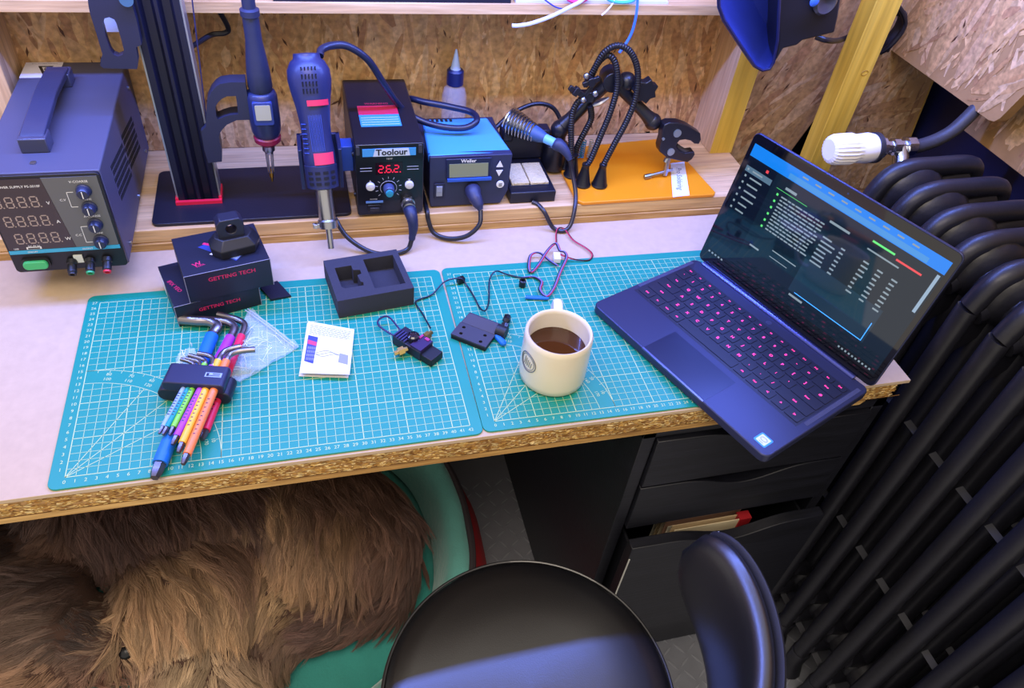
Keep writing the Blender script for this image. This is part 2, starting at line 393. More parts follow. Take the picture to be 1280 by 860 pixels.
# ================================================================ under and beside the bench
M_BLK = mat('15161c', 0.42, bump=0.15, bs=400)
M_BLKW = woodmat('black_brown_foil', '0f1016', '16171f', '1c1d26', 'x', 1.0, 0.38)
cb = thing('drawer_cabinet', 'black drawer cabinet with curved cut-out handles under the right end of the workbench', 'cabinet', (82.4, 28, FL))
m = M(); m.box(64.5, 66.3, -1, 57, FL + .2, -4.35); m.box(98.6, 100.4, -1, 57, FL + .2, -4.35); m.box(64.5, 100.4, -1, 57, -6, -4.35); m.box(66.3, 98.6, 55, 57, FL, -6); m.box(66.3, 98.6, 0.2, 55, -57.5, -56)
m.obj('carcass', M_BLKW, cb, bevel=.08, world=True)
m = M(); m.box(66.3, 98.6, -.6, .8, FL, -57.4); m.obj('plinth', M_BLKW, cb, bevel=.08, world=True)
def drawer(z0, z1, y, dip=2.2, name='drawer'):
    top = [(66.5, z1)]
    for k in range(25):
        x = 72 + 22 * k / 24; w = 0.5 - 0.5 * math.cos(2 * PI * min(1, max(0, (x - 72) / 22)))
        top.append((x, z1 - dip * w ** 1.3))
    top += [(98.4, z1)]
    poly = [(66.5, z0), (98.4, z0)] + top[::-1]
    d = board(name, poly, y, y + 1.7, M_BLKW); d.data.transform(Matrix.Translation(-cb.location)); d.parent = cb
    b = d.modifiers.new('bevel', 'BEVEL'); b.width = .001; b.segments = 2; b.limit_method = 'ANGLE'
    q = M(); q.box(67.5, 67.9, y + 1.7, y + 44, z0 + .5, z1 - 3.2); q.box(97, 97.4, y + 1.7, y + 44, z0 + .5, z1 - 3.2); q.box(67.9, 97, y + 1.7, y + 44, z0 + .5, z0 + 1)
    q.obj('drawer_tray', M_BLK, d).location = -cb.location
    return d
drawer(-16.2, -6.3, -1.6); drawer(-26.6, -16.6, -1.6); drawer(-56.8, -27.2, -4.6)
M().box(66.55, 66.75, -4.7, -2.9, -56, -30).obj('edge_strip', mat('c8c8c0', .5), cb, world=True)
pp = thing('paper_stack', 'bundle of printed cards and paper showing in the gap of the open bottom drawer', 'papers', (82, 1, -51.3))
rg = random.Random(2)
for k in range(7):
    m = M(); m.box(-7, 6, -2.6 + k * .8, -2.5 + k * .8, 0, 21.2 + rg.uniform(-1.0, .7)); m.obj('card', mat(['d8c8a4', 'c8b088', 'e0d8c0', 'b89078'][k % 4], .8), pp)
bx = M().box(86, 88, -1.8, -.4, -49.5, -29.3).obj('red_packet', mat('a01c24', .5)); tag(bx, 'small dark red packet in the open bottom drawer beside the papers', 'packet')
# ---------------------------------------------------------------- radiator
M_RAD = mat('1b1b22', 0.42, bump=0.35, bs=60, spec=0.5, coat=0.05, var=.15, bdist=.002)
M_LUG = mat('2e2f36', 0.5)
rd = thing('cast_iron_radiator', 'black painted cast iron column radiator standing along the right wall', 'radiator', (114, -2, FL))
def section():
    m = M()
    def col(pts, r, flat=1.0, n=12): m.tube(spline(pts, 6), r, n)
    col([(107, 0, -66), (107, 0, -30), (106.9, 0, 5), (107.2, 0, 9.5), (108.6, 0, 13.4), (111.4, 0, 14.9), (116, 0, 15.1), (121.5, 0, 15.1), (123.4, 0, 14.2), (123.9, 0, 11.5)], 1.45)
    m.prism([], 0, 0) if False else None
    P_w = [(107.2, -4), (108.6, 2), (112, 5), (118, 5.5), (122.5, 4), (123.6, 12), (121.5, 14.2), (112, 14.2), (108.6, 12)]
    k = len(P_w); m.add([(x, -.75, z) for x, z in P_w] + [(x, .75, z) for x, z in P_w], [range(k)[::-1], range(k, 2 * k)] + [(i, (i + 1) % k, k + (i + 1) % k, k + i) for i in range(k)])
    for x in (112.4, 117.8, 123.2): col([(x, 0, -62), (x, 0, -20), (x, 0, 13)], 1.7, n=10)
    col([(107, 0, -62.5), (112, 0, -63.2), (118, 0, -63.2), (123.4, 0, -62.5)], 1.9)
    col([(108, 0, 8.5), (113, 0, 10.6), (118, 0, 12.2), (122, 0, 13)], 1.85)
    col([(108, 0, -56), (114, 0, -58), (122, 0, -58)], 1.7)
    for x in (107.2, 122.8): m.tube([(x, 0, -66), (x, 0, -70), (x + .2, -.2, FL + .2)], [1.75, 1.6, 2.3], 12)
    return m
sec = section()
ys = [24.9 - 5.9 * k for k in range(13)]
s0 = None
hub = M()
hub.sph((113.2, 0, 11.0), (5.4, 3.6, 4.9), 24, 14); hub.sph((113, 0, -60.5), (3.9, 3.2, 3.9), 16, 10); sec.v += []
b = len(sec.v); sec.add(hub.v, hub.f)
for i, y in enumerate(ys):
    if i == 0:
        s0 = sec.obj('radiator_section', M_RAD, rd, ang=60); s0.data.transform(Matrix.Translation(-rd.location)); s0.location = (0, y * U, 0)
    else: o = s0.copy(); COL.objects.link(o); o.location = (0, y * U, 0)
for x, z in ((113, 10.3), (113, -60.5)):
    m = M(); m.cyl((x, ys[0] + 1, z), (x, ys[-1] - 1, z), 3.3, n=20); m.obj('header_pipe', M_RAD, rd, world=True, ang=60)
lg = None
for y in ys[:-1]:
    for x, z in ((108, -11.9), (108, -36.8), (108, -64.2), (113, -13), (113, -38), (113, -62)):
        if lg is None: m = M(); m.add([(-.5, -1.4, 0), (.3, -1.4, -.4), (.5, -1.4, .4), (-.5, 1.4, 0), (.3, 1.4, -.4), (.5, 1.4, .4)], [(0, 1, 2), (5, 4, 3), (0, 3, 4, 1), (1, 4, 5, 2), (2, 5, 3, 0)]); o = lg = m.obj('lug', M_LUG, rd)
        else: o = lg.copy(); COL.objects.link(o)
        o.location = Vector((x, y - 2.95, z)) * U - rd.location
vt = thing('thermostatic_valve', 'white ribbed thermostatic valve head with chrome collar in front of the yellow post', 'valve', (112, 32, 13.9))
m = M(); prof = []
m.T = frame((102.6, 32, 14.3), (0, 1, 0), (0, 0, 1)); n = 48
vs = []; 
pr_ = [(0, 0), (1.5, 0), (1.95, .25), (2.2, .9), (2.3, 3.6), (2.05, 4.4), (2.15, 5.0), (2.3, 6.6), (2.1, 7.6), (1.6, 7.8)]
for j, (r, h) in enumerate(pr_):
    for i in range(n):
        q = r * (1 + (.035 if i % 2 else -.03) * (1 if 1 <= j <= 5 else 0)); vs.append((q * math.cos(2 * PI * i / n), q * math.sin(2 * PI * i / n), h))
fs = [(j * n + i, j * n + (i + 1) % n, (j + 1) * n + (i + 1) % n, (j + 1) * n + i) for j in range(len(pr_) - 1) for i in range(n)]
m.add(vs, fs); m.obj('valve_head', mat('e6e4e4', .4), vt, world=True, ang=30)
M_CHR = mat('b8bac0', 0.22, 1.0, bump=.1, bs=300)
m = M(); m.T = frame((102.6, 32, 14.3), (0, 1, 0), (0, 0, 1)); m.lathe([(2.15, 7.5), (2.3, 7.6), (2.3, 8.3), (2.0, 8.5)], 32); m.obj('collar', mat('2a2a30', .4), vt, world=True)
m = M(); m.T = frame((102.6, 32, 14.3), (0, 1, 0), (0, 0, 1)); m.lathe([(1.3, 8.5), (1.55, 8.7), (1.55, 9.6), (1.0, 9.8), (1.0, 11.0), (1.3, 11.1), (1.3, 12.2), (1.0, 12.4), (1.0, 13.4), (1.45, 13.5), (1.45, 15.0), (.9, 15.1)], 8); m.T = I4
m.tube(spline([(115.5, 32, 14), (115.2, 30.5, 12.8), (114, 28, 11.2), (113.4, 26.5, 10.6)], 5), [1.2] * 16, 12); m.obj('valve_body', M_CHR, vt, world=True)
m = M(); m.tube(spline([(116.5, 32, 14.1), (119, 32, 14.3), (122, 32.2, 15.2), (124.4, 32.4, 16.8), (127, 33, 20), (129.5, 34, 24), (131.5, 35, 30)], 6), 1.05, 14)
tag(m.obj('heating_pipe', mat('35353b', .5, bump=.6, bs=120, var=.3)), 'dark grey curved heating pipe rising from the radiator valve behind the chipboard panel', 'pipe')
# ---------------------------------------------------------------- chair
M_VIN = mat('15151a', 0.33, bump=0.3, bs=700, spec=1.0, coat=0.6, bdist=.0006)
ch = thing('office_chair', 'round black vinyl swivel chair with a curved low backrest in front of the bench', 'chair', (46.8, -21.2, FL))
m = M(); m.lathe([(0, -33), (16.4, -33), (17.6, -32), (17.95, -30), (17.95, -27.6), (17.5, -26.5), (16.6, -25.9), (14.5, -25.5), (9, -25.15), (0, -25.0)], 96, (46.8, -21.2, 0)); m.obj('seat', M_VIN, ch, world=True, ang=60)
m = M(); m.tube([(46.8 + 17.95 * math.cos(a * PI / 48), -21.2 + 17.95 * math.sin(a * PI / 48), -27.0) for a in range(96)], .22, 8, True); m.obj('seat_piping', mat('202024', .3, coat=.3), ch, world=True)
def arcpad(m, th0, th1, rc, zc, hr, hz, n=36, k=20, lean=.0, twist=0):
    vs = []; 
    for i in range(n + 1):
        t = i / n; th = math.radians(th0 + (th1 - th0) * t); s = (1 - abs(2 * t - 1) ** 5) ** .42 if 0 < t < 1 else .02
        for j in range(k):
            w = 2 * PI * j / k; cw, sw = math.cos(w), math.sin(w); e = .75
            a = hr * math.copysign(abs(cw) ** e, cw) * (0.35 + .65 * s); b = hz * math.copysign(abs(sw) ** e, sw) * s
            r = rc + a + lean * b; vs.append((46.8 + r * math.cos(th), -21.2 + r * math.sin(th), zc + b))
    fs = [(i * k + j, i * k + (j + 1) % k, (i + 1) * k + (j + 1) % k, (i + 1) * k + j) for i in range(n) for j in range(k)]
    fs += [list(range(k))[::-1], list(range(n * k, n * k + k))]
    m.add(vs, fs)
m = M(); arcpad(m, 20, -78, 20.7, -11.0, 1.75, 7.6, lean=.06); br = m.obj('backrest', M_VIN, ch, world=True, ang=70)
m = M(); arcpad(m, 19.6, -77, 22.3, -11.1, .75, 7.6, lean=.06); m.obj('backrest_shell', mat('24242a', .5, bump=.5, bs=40), ch, world=True, ang=70)
rg = random.Random(5); m = M()   # worn rim where the vinyl has peeled
for i in range(70):
    td = rg.choice((rg.uniform(12, 17), rg.uniform(-60, -12), rg.uniform(-60, -12))); th = math.radians(td); s_t = (1 - abs(2 * (19.6 - td) / 96.6 - 1) ** 5) ** .42; r = 23.0 + rg.uniform(-.1, .1); z = -11.1 + 7.6 * s_t * rg.uniform(.3, .85) ; q = Vector((46.8 + (r + .05) * math.cos(th), -21.2 + (r + .05) * math.sin(th), z))
    m.sph(q, (.12, rg.uniform(.1, .5), rg.uniform(.1, .35)), 7, 4)
o = m.obj('peeled_patch', mat('c8c8cc', .8), ch, world=True); o['kind'] = 'stuff'
m = M(); m.tube(spline([(50, -23, -34), (60, -25.5, -34.5), (66, -27.5, -33), (69.0, -28.5, -26), (69.4, -28.5, -15)], 6), 1.2, 8, flat=2.0); m.obj('back_support', M_BLK, ch, world=True)
m = M(); m.cyl((46.8, -21.2, -34), (46.8, -21.2, -33), 9); m.cyl((46.8, -21.2, -55), (46.8, -21.2, -34), 1.4); m.cyl((46.8, -21.2, -68), (46.8, -21.2, -50), 2.5); m.obj('gas_column', mat('2a2a2e', .3, .8), ch, world=True)
for k in range(5):
    a = 2 * PI * k / 5 + .4; m = M(); e = Vector((46.8 + 27 * math.cos(a), -21.2 + 27 * math.sin(a), -69)); m.tube([(46.8, -21.2, -65), (46.8 + 14 * math.cos(a), -21.2 + 14 * math.sin(a), -66.5), e], [2.2, 1.8, 1.3], 8); m.obj('base_arm', M_BLK, ch, world=True)
    m = M(); m.cyl(e + Vector((-1.2, 0, -2.4)), e + Vector((1.2, 0, -2.4)), 2.5, n=20); m.cyl(e, e - Vector((0, 0, 2)), .5); m.obj('castor', M_BLK, ch, world=True)
# ---------------------------------------------------------------- dog bed
bd = thing('dog_bed', 'oval dog bed with teal fleece lining and dark red outside under the workbench', 'dog bed', (7, 27, FL))
BC = (7.0, 25.5)
def ell(t, a, b):   # slightly squared oval
    c, s = math.cos(t), math.sin(t); e = .88
    return (BC[0] + a * math.copysign(abs(c) ** e, c), BC[1] + b * math.copysign(abs(s) ** e, s))
def ring(prof, n=140, wr=0.0, seed=0):
    m = M(); vs = []
    for a, b, z in prof:
        for i in range(n):
            t = 2 * PI * i / n; x, y = ell(t, a, b); w = noise.noise(Vector((x * .12 + seed, y * .12, z * .1))) * wr
            vs.append((x + w * .6 * math.cos(t), y + w * .6 * math.sin(t), z + w))
    k = len(prof); m.add(vs, [(j * n + i, j * n + (i + 1) % n, (j + 1) * n + (i + 1) % n, (j + 1) * n + i) for j in range(k - 1) for i in range(n)])
    return m
M_TEAL = mat('3c9c92', 0.9, bump=0.5, bs=220, var=.12, vs=18, sheen=.5, bdist=.002)
M_TEALP = mat('68b4aa', 0.9, bump=0.6, bs=90, var=.12, vs=18, sheen=.6, bdist=.003)
M_RED = mat('b01820', 0.6, bump=.2, bs=200)
rim = [(42.8 + .0, 37.4, -60.4), (42.3, 36.9, -59.6), (41.2, 35.8, -59.1), (39.6, 34.2, -59.4), (38.4, 33.0, -61), (37.4, 32.0, -64), (36.2, 30.8, -67.5)]
ring(rim, wr=.7).obj('rim_lining', M_TEALP, bd, world=True, ang=80)
m = ring([(47.5, 42.1, FL + .1), (47.0, 41.6, -70), (44.8, 39.4, -64), (43.3, 37.9, -61)], wr=.4); m.obj('outer_wall', M_RED, bd, world=True, ang=80)
m = M(); m.tube([Vector((*ell(2 * PI * i / 140, 43.2, 37.8), -60.3 + .5 * noise.noise(Vector((i * .1, 0, 0))))) for i in range(140)], .75, 8, True); m.obj('rim_piping', mat('3c3438', .7), bd, world=True)
m = M(); vs = []; fs = []; nr, na = 36, 120
for j in range(nr + 1):
    f = j / nr
    for i in range(na):
        x, y = ell(2 * PI * i / na, 37.6 * f, 32.2 * f); z = -67.6 + 1.6 * noise.noise(Vector((x * .05, y * .09, 3))) + .9 * abs(noise.noise(Vector((x * .16 + y * .1, y * .05 - x * .03, 7)))) - (f > .96) * 1.5
        vs.append((x, y, z))
fs = [(j * na + i, j * na + (i + 1) % na, (j + 1) * na + (i + 1) % na, (j + 1) * na + i) for j in range(nr) for i in range(na)]
m.add(vs, fs); m.obj('cushion', M_TEAL, bd, world=True, ang=80)
# ---------------------------------------------------------------- dog, curled up asleep
dg = thing('dog', 'long-haired brown and tan dog curled up asleep in the teal bed', 'dog', (5, 22, -67))
def blob(m, c, r, rz=0, ry=0):
    m.T = T(*c, rz, 0, ry); m.sph((0, 0, 0), r, 20, 12); m.T = I4
m = M()
blob(m, (4, 33, -58.5), (27, 13, 9.5), -.06)          # trunk
blob(m, (-16, 36, -58.5), (15, 12, 9))                # shoulders
blob(m, (24, 26, -58.0), (15, 14.5, 10.0), .2)        # rump
blob(m, (27.5, 21.5, -56.8), (13.5, 11.5, 8.2), .35)  # thigh
blob(m, (2, 18, -59.5), (16, 13, 8.2), .3)            # belly fluff
blob(m, (1, 5, -62), (10, 12, 6))                     # chest and foreleg
m.tube(spline([(-6, 12, -63), (0, 2, -64), (6, -4, -65)], 5), [4.2] * 11, 12)      # foreleg
m.tube(spline([(20, 12, -63), (12, 6, -64.5), (4, 2, -65)], 5), [4] * 11, 12)      # hind leg
m.tube(spline([(38, 20, -62), (34, 12.5, -62.5), (25, 9.5, -62.5), (15, 8.5, -62.5), (8, 8, -62)], 5), [3.2, 3.3, 3.4, 3.5, 3.6, 3.6, 3.6, 3.6, 3.6, 3.6, 3.6, 3.6, 3.6, 3.4, 3.2, 3.0, 2.8, 2.5, 2.2, 2, 1.5], 12)   # tail
blob(m, (-25, 17.5, -57.5), (11, 11, 9))              # skull
blob(m, (-17, 12.5, -58.5), (9.5, 6, 5.6), -.45)      # muzzle
blob(m, (-27, 7, -60), (11, 9, 7))                    # cheek and neck fluff
blob(m, (-22, 27, -56), (7.5, 4.5, 5), .5)            # ear
blob(m, (-33, 26, -58), (8, 10, 8))
tmp = m.obj('dog_volume', M_BLK)
r_ = tmp.modifiers.new('r', 'REMESH'); r_.mode = 'VOXEL'; r_.voxel_size = .011
s_ = tmp.modifiers.new('s', 'SMOOTH'); s_.factor = .6; s_.iterations = 14
dep = bpy.context.evaluated_depsgraph_get(); me = bpy.data.meshes.new_from_object(tmp.evaluated_get(dep)); bpy.data.objects.remove(tmp)
me.materials.clear(); me.materials.append(mat('4a342a', 0.9)); me.polygons.foreach_set('use_smooth', [True] * len(me.polygons))
co = np.array([v.co for v in me.vertices]) / U
me.transform(Matrix.Translation(-dg.location))
body = bpy.data.objects.new('dog_body', me); COL.objects.link(body); body.parent = dg
# fur: strands combed along a hand-set flow; (x, y, flow xyz, colour root->tip)
FLOW = [  # x, y, z, dx, dy, dz, colour, length
    (14, 27, -52, -.15, -1, -.15, 'b08a64', 7), (22, 29, -50, .05, -1, -.2, '7c5a46', 7), (32, 28, -50, .25, -1, -.2, '7d5c4a', 7), (41, 24, -54, .2, -1, -.8, '6d4e40', 6),
    (16, 17, -52, -.5, -.9, -.3, 'b48c64', 6), (24, 18, -50, -.1, -1, -.2, '94704f', 7), (32, 16, -52, -.6, -.9, -.4, '7c5a46', 7), (38, 14, -58, -.7, -.7, -.4, '684a3c', 6),
    (20, 9, -59, -.9, -.25, -.1, '6a4c40', 6), (30, 10, -60, -.9, -.3, -.3, '66483a', 6), (10, 8, -60, -.6, -.7, -.3, '7a5c48', 5), (17, 12.5, -56, -.6, -.7, -.3, 'c09a6c', 4.5),
    (-2, 36, -50, .4, -.9, 0, '5c4238', 8), (8, 32, -50, .5, -.85, -.1, '5a4036', 8), (-12, 33, -50, .3, -.95, 0, '563e36', 8), (-6, 26, -51, .55, -.8, -.1, '6c4e40', 8),
    (6, 22, -51, .45, -.9, -.2, '84624c', 8), (12, 24, -54, .1, -1, -.5, '6a4c42', 7), (-4, 17, -53, .4, -.9, -.2, 'b89068', 8), (5, 13, -54, .3, -.95, -.3, 'b89268', 7), (-8, 12, -57, .35, -.9, -.3, 'c0986c', 6),
    (1, 4, -57, .1, -1, -.3, 'ccaa80', 6), (8, 2, -60, .5, -.85, -.4, 'b89672', 5), (-6, 2, -60, -.1, -1, -.3, 'b8906c', 5),
    (-20, 27, -52, -.6, -.7, -.1, '8f6d58', 6), (-17, 30, -54, .2, -1, -.1, '5e453c', 6), (-28, 30, -54, -.7, -.7, -.1, '55423c', 6),
    (-18, 21, -52, -.85, -.35, -.05, '5f4a40', 7), (-27, 20, -49, -1, -.15, 0, '6e584a', 8), (-22, 14, -51, -.95, .1, -.1, '7c6250', 7), (-14, 12, -55, -.9, .25, -.2, '4a3a34', 4), (-28, 10, -54, -1, -.2, -.2, '9a7660', 8), (-22, 5, -57, -.9, -.35, -.2, 'a8805f', 8), (-28, 1, -60, -.9, -.3, -.2, 'b08a68', 7), (-12, 5, -60, .2, -.9, -.3, '9a705a', 4)]
FA = np.array([f[:6] for f in FLOW], float); FC = np.array([lin(f[6])[:3] for f in FLOW]); FLn = np.array([f[7] for f in FLOW], float)
def flow(P):
    d2 = ((P[:, None, :] - FA[None, :, :3]) ** 2 * np.array([1, 1, .6])).sum(2) + 2; w = d2 ** -2.2; w /= w.sum(1, keepdims=True)
    return w @ FA[:, 3:6], w @ FC, w @ FLn
def vnoise(P, f, s):
    return np.array([[noise.noise(Vector(p * f) + Vector((s + 17 * k, 3 * k, s))) for k in range(3)] for p in P])
rs_ = np.random.RandomState(3)
tri = me.loop_triangles; me.calc_loop_triangles()
TI = np.array([t.vertices[:] for t in me.loop_triangles]); A, B_, C_ = co[TI[:, 0]], co[TI[:, 1]], co[TI[:, 2]]
NN = np.cross(B_ - A, C_ - A); ar = np.linalg.norm(NN, axis=1) / 2; NN = NN / (2 * ar[:, None] + 1e-9)
keep = (NN[:, 2] > -.35) & (A[:, 0] > -38) & (A[:, 1] < 44) & (A[:, 2] > -67.2); w = ar * keep; w /= w.sum()
def roots(n): 
    i = rs_.choice(len(TI), n, p=w); a, b = rs_.rand(n), rs_.rand(n); q = a + b > 1; a[q], b[q] = 1 - a[q], 1 - b[q]
    return A[i] + (B_[i] - A[i]) * a[:, None] + (C_[i] - A[i]) * b[:, None], NN[i]
NG, K = 2300, 10
G, GN = roots(NG); F, _, GL = flow(G); ph = vnoise(G, .16, 5)
def strand(P, N, F, Ln, ph, wav):
    D = F + ph * np.array([.9, .5, .25]); D -= (D * N).sum(1, keepdims=True) * N * .9; D /= np.linalg.norm(D, axis=1, keepdims=True) + 1e-9
    S = np.cross(D, N); pts = [P.copy()]; cur = P.copy(); st = Ln / (K - 1)
    for k in range(1, K):
        t = k / (K - 1); sw = np.sin(t * 8 + wav[:, :1] * 6) * .5 * wav[:, 1:2] + (ph[:, 1:2]) * t * .9
        d = D + N * (.5 - 1.15 * t) * .36 + S * sw; d[:, 2] -= .18 * t; d /= np.linalg.norm(d, axis=1, keepdims=True)
        cur = cur + d * st[:, None]; pts.append(cur.copy())
    return np.stack(pts, 1)
GW = rs_.rand(NG, 2); GL = GL * (.85 + .6 * rs_.rand(NG)); GP = strand(G, GN, F, GL, ph, GW)
NS = 70000
P, N = roots(NS)
idx = np.empty(NS, int)
for a in range(0, NS, 4000): idx[a:a + 4000] = ((P[a:a + 4000, None] - G[None]) ** 2).sum(2).argmin(1)
off = P - G[idx]; t = np.linspace(0, 1, K)[None, :, None]
Q = GP[idx] + off[:, None, :] * (1 - .78 * t ** 1.2) + rs_.randn(NS, 1, 3) * .10 * t
jit = rs_.rand(NS, 1, 1); Q = P[:, None, :] + (Q - P[:, None, :]) * (.65 + .45 * jit)
_, FCc, _ = flow(P); gj = (rs_.rand(NG) - .5) * .8; Cc = FCc * np.array([.93, 1.0, 1.16]) * np.exp(gj[idx] + (rs_.rand(NS) - .5) * .55)[:, None]
hc = bpy.data.hair_curves.new('fur'); hc.add_curves([K] * NS)
hc.attributes['position'].data.foreach_set('vector', ((Q * U) - np.array(dg.location)).astype(np.float32).ravel())
ra = hc.attributes.new('radius', 'FLOAT', 'POINT'); ra.data.foreach_set('value', (np.array([.046 * (1 - .75 * (k / (K - 1)) ** 1.5) for k in range(K)]) * U)[None, :].repeat(NS, 0).astype(np.float32).ravel())
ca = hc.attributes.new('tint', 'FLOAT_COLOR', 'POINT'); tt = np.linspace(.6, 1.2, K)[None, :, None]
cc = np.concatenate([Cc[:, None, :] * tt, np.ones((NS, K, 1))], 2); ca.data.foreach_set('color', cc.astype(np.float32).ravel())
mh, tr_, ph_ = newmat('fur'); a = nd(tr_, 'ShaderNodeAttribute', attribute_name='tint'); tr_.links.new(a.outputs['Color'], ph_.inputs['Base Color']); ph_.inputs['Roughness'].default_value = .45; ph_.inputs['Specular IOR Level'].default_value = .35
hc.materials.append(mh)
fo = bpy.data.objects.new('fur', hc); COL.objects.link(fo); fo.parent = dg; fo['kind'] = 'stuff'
m = M(); blob(m, (-8.6, 9.0, -57.0), (1.5, 1.6, 1.2), -.4); m.sph((-7.2, 8.8, -57.1), (.5, .35, .3), 8, 5); m.obj('nose', mat('121216', .28, bump=.3, bs=500), dg, world=True)
# ================================================================ electronics on the riser
RZ = 3.0
M_NAVY = mat('2c2e44', 0.45, bump=.25, bs=900, bdist=.0004)
M_DK = mat('17181f', 0.4); M_RUB = mat('101014', 0.6, bump=.1, bs=500); M_CAB = mat('0f1018', 0.42, coat=.1)
M_WH = mat('dcdce0', .55); M_STEEL = mat('a8aab0', 0.28, 1.0, bump=.1, bs=200); M_BRASS = mat('c09038', 0.3, 1.0)
M_REDP = mat('c22440', .5); M_BLUE = mat('2a4bb0', .45); M_SKY = mat('4a9ed8', .5)
def FR(x, y, z, rz=0): return T(x, y, z, rz) @ Matrix.Rotation(PI / 2, 4, 'X')   # drawing plane facing -y
def txt(s, size, X, m, parent, name='lettering', bold=0.0, align='CENTER'):
    q = M(); write(q, s, size, X, align, bold); return q.obj(name, m, parent, ang=0, world=True)
def seg7(m, X, w, h, t, ch='8'):
    on = {'8': 'abcdefg', '2': 'abged', '6': 'afgedc', '0': 'abcdef', '3': 'abgcd'}[ch]
    g = t * .25; S = {'a': (0, h, 1), 'g': (0, h / 2, 1), 'd': (0, 0, 1), 'f': (0, h / 2, 0), 'e': (0, 0, 0), 'b': (w, h / 2, 0), 'c': (w, 0, 0)}
    m.T = X
    for k in on:
        x, y, hz = S[k]
        if hz: m.add([(x + g, y, 0), (x + g + t / 2, y - t / 2, 0), (x + w - g - t / 2, y - t / 2, 0), (x + w - g, y, 0), (x + w - g - t / 2, y + t / 2, 0), (x + g + t / 2, y + t / 2, 0)], [range(6)])
        else: m.add([(x, y + g, 0), (x + t / 2, y + g + t / 2, 0), (x + t / 2, y + h / 2 - g - t / 2, 0), (x, y + h / 2 - g, 0), (x - t / 2, y + h / 2 - g - t / 2, 0), (x - t / 2, y + g + t / 2, 0)], [range(6)])
    m.add([(x + w + t * .8, y - t / 2, 0) for x, y in ((0, 0), (t, 0), (t, t), (0, t))], [(0, 1, 2, 3)])
    m.T = I4
def disc(m, x, y, z, r, d, n=20, ax='y'):
    m.cyl((x, y, z), (x, y - d, z) if ax == 'y' else (x, y, z + d), r, n=n)
# ---- bench power supply
ps = thing('bench_power_supply', 'dark grey bench power supply with three digit rows, four knobs and a carry handle', 'power supply', (-2.3, 44, RZ))
x0, x1, yf, yb, z0, z1 = -8.7, 3.9, 29.9, 58.5, 3.5, 17.0
M().box(x0, x1, yf + .3, yb, z0, z1).obj('case', mat('48485a', .5, bump=.25, bs=900, bdist=.0004), ps, bevel=.18, world=True)
m = M(); m.prism(rrect(12.6, 12.9, .5, 4, -2.4, 9.95), 0, .5); m.T = I4
fp = M(); fp.T = FR(0, yf + .3, 0); fp.prism(rrect(12.5, 13.4, .5, 4, -2.4, 10.25), 0, .5); fp.obj('front_bezel', M_DK, ps, world=True, bevel=.06)
yy = yf - .22
def quad(pts, y, d, name, mt, parent, world=True, bevel=0):
    q = M(); n = len(pts); q.T = FR(0, y, 0); q.prism(pts, 0, d); return q.obj(name, mt, parent, world=world, bevel=bevel)
quad([(-8.4, 6.9), (-1.2, 6.9), (-2.25, 16.6), (-8.4, 16.6)], yy, .06, 'display_window', mat('2b2426', .12, coat=.5), ps)
quad([(-1.17, 6.9), (3.55, 6.9), (3.55, 16.6), (-2.22, 16.6)], yy, .06, 'control_panel', mat('5c5d62', .5), ps)
quad([(-8.5, 6.35), (3.6, 6.35), (3.6, 6.85), (-8.5, 6.85)], yy, .1, 'blue_stripe', mat('38a0cc', .4), ps)
m = M()
for r, (xr, zr) in enumerate(((-7.9, 12.9), (-7.55, 10.3), (-7.2, 7.85))):
    for k in range(4): seg7(m, FR(xr + k * 1.28, yy - .07, zr), .72, 1.35, .15)
m.obj('led_digits', mat('9a8a84', .5), ps, ang=0, world=True)
for s_, x, z, sz in (('V', -2.35, 13.3, .6), ('A', -2.05, 10.7, .6), ('W', -1.7, 8.2, .6), ('DC POWER SUPPLY PS-3010F', -5.2, 15.6, .42), ('DC 5V 2A', -5.6, 7.42, .3), ('USB', -7.6, 7.12, .3), ('V-COARSE', 1.5, 15.95, .42), ('FINE', 1.9, 13.55, .36), ('A-COARSE', 1.7, 11.2, .38), ('FINE', 1.9, 8.75, .36), ('C.V', -.75, 13.6, .42), ('C.C', -.45, 8.6, .42), ('OUTPUT', 0, 6.6, .3), ('ON/OFF', -6, 6.6, .3)):
    txt(s_, sz, FR(x, yy - .08 - (.05 if z < 6.7 else 0), z), M_WH, ps, bold=.01)
m = M()
for a, b in (((-.1, 14.6), (.6, 14.6)), ((-.1, 12.6), (.6, 12.6)), ((.1, 9.8), (.8, 9.8)), ((.1, 7.5), (.8, 7.5))): m.box(a[0], b[0], yy - .09, yy - .06, a[1] - .03, a[1] + .03)
m.box(-.13, -.07, yy - .09, yy - .06, 12.6, 14.6); m.box(.07, .13, yy - .09, yy - .06, 7.5, 9.8); m.obj('panel_lines', M_WH, ps, world=True)
for z in (14.75, 12.45, 10.05, 7.65):
    m = M(); m.T = FR(1.75, yy - .05, z); m.lathe([(.85, 0), (.85, .15), (.72, .25), (.66, .9), (.56, 1.05), (0, 1.05)], 24); k = m.obj('knob', mat('1d2440', .35, coat=.2), ps, world=True)
    m = M(); m.T = FR(1.75, yy - 1.11, z); m.box(-.05, .05, -.45, .45, 0, .03); m.T = m.T @ Matrix.Translation(Vector()); m.obj('knob_mark', M_WH, k).location = -ps.location
m = M(); m.T = FR(-6.1, yy, 4.95); m.prism(rrect(3.1, 1.5, .5, 5), 0, .35); m.obj('power_button_surround', mat('202024', .4), ps, world=True)
m = M(); m.T = FR(-6.1, yy - .3, 4.95); m.prism(rrect(2.7, 1.15, .5, 5), 0, .5); m.obj('power_button', mat('3fae6c', .35), ps, world=True, bevel=.12)
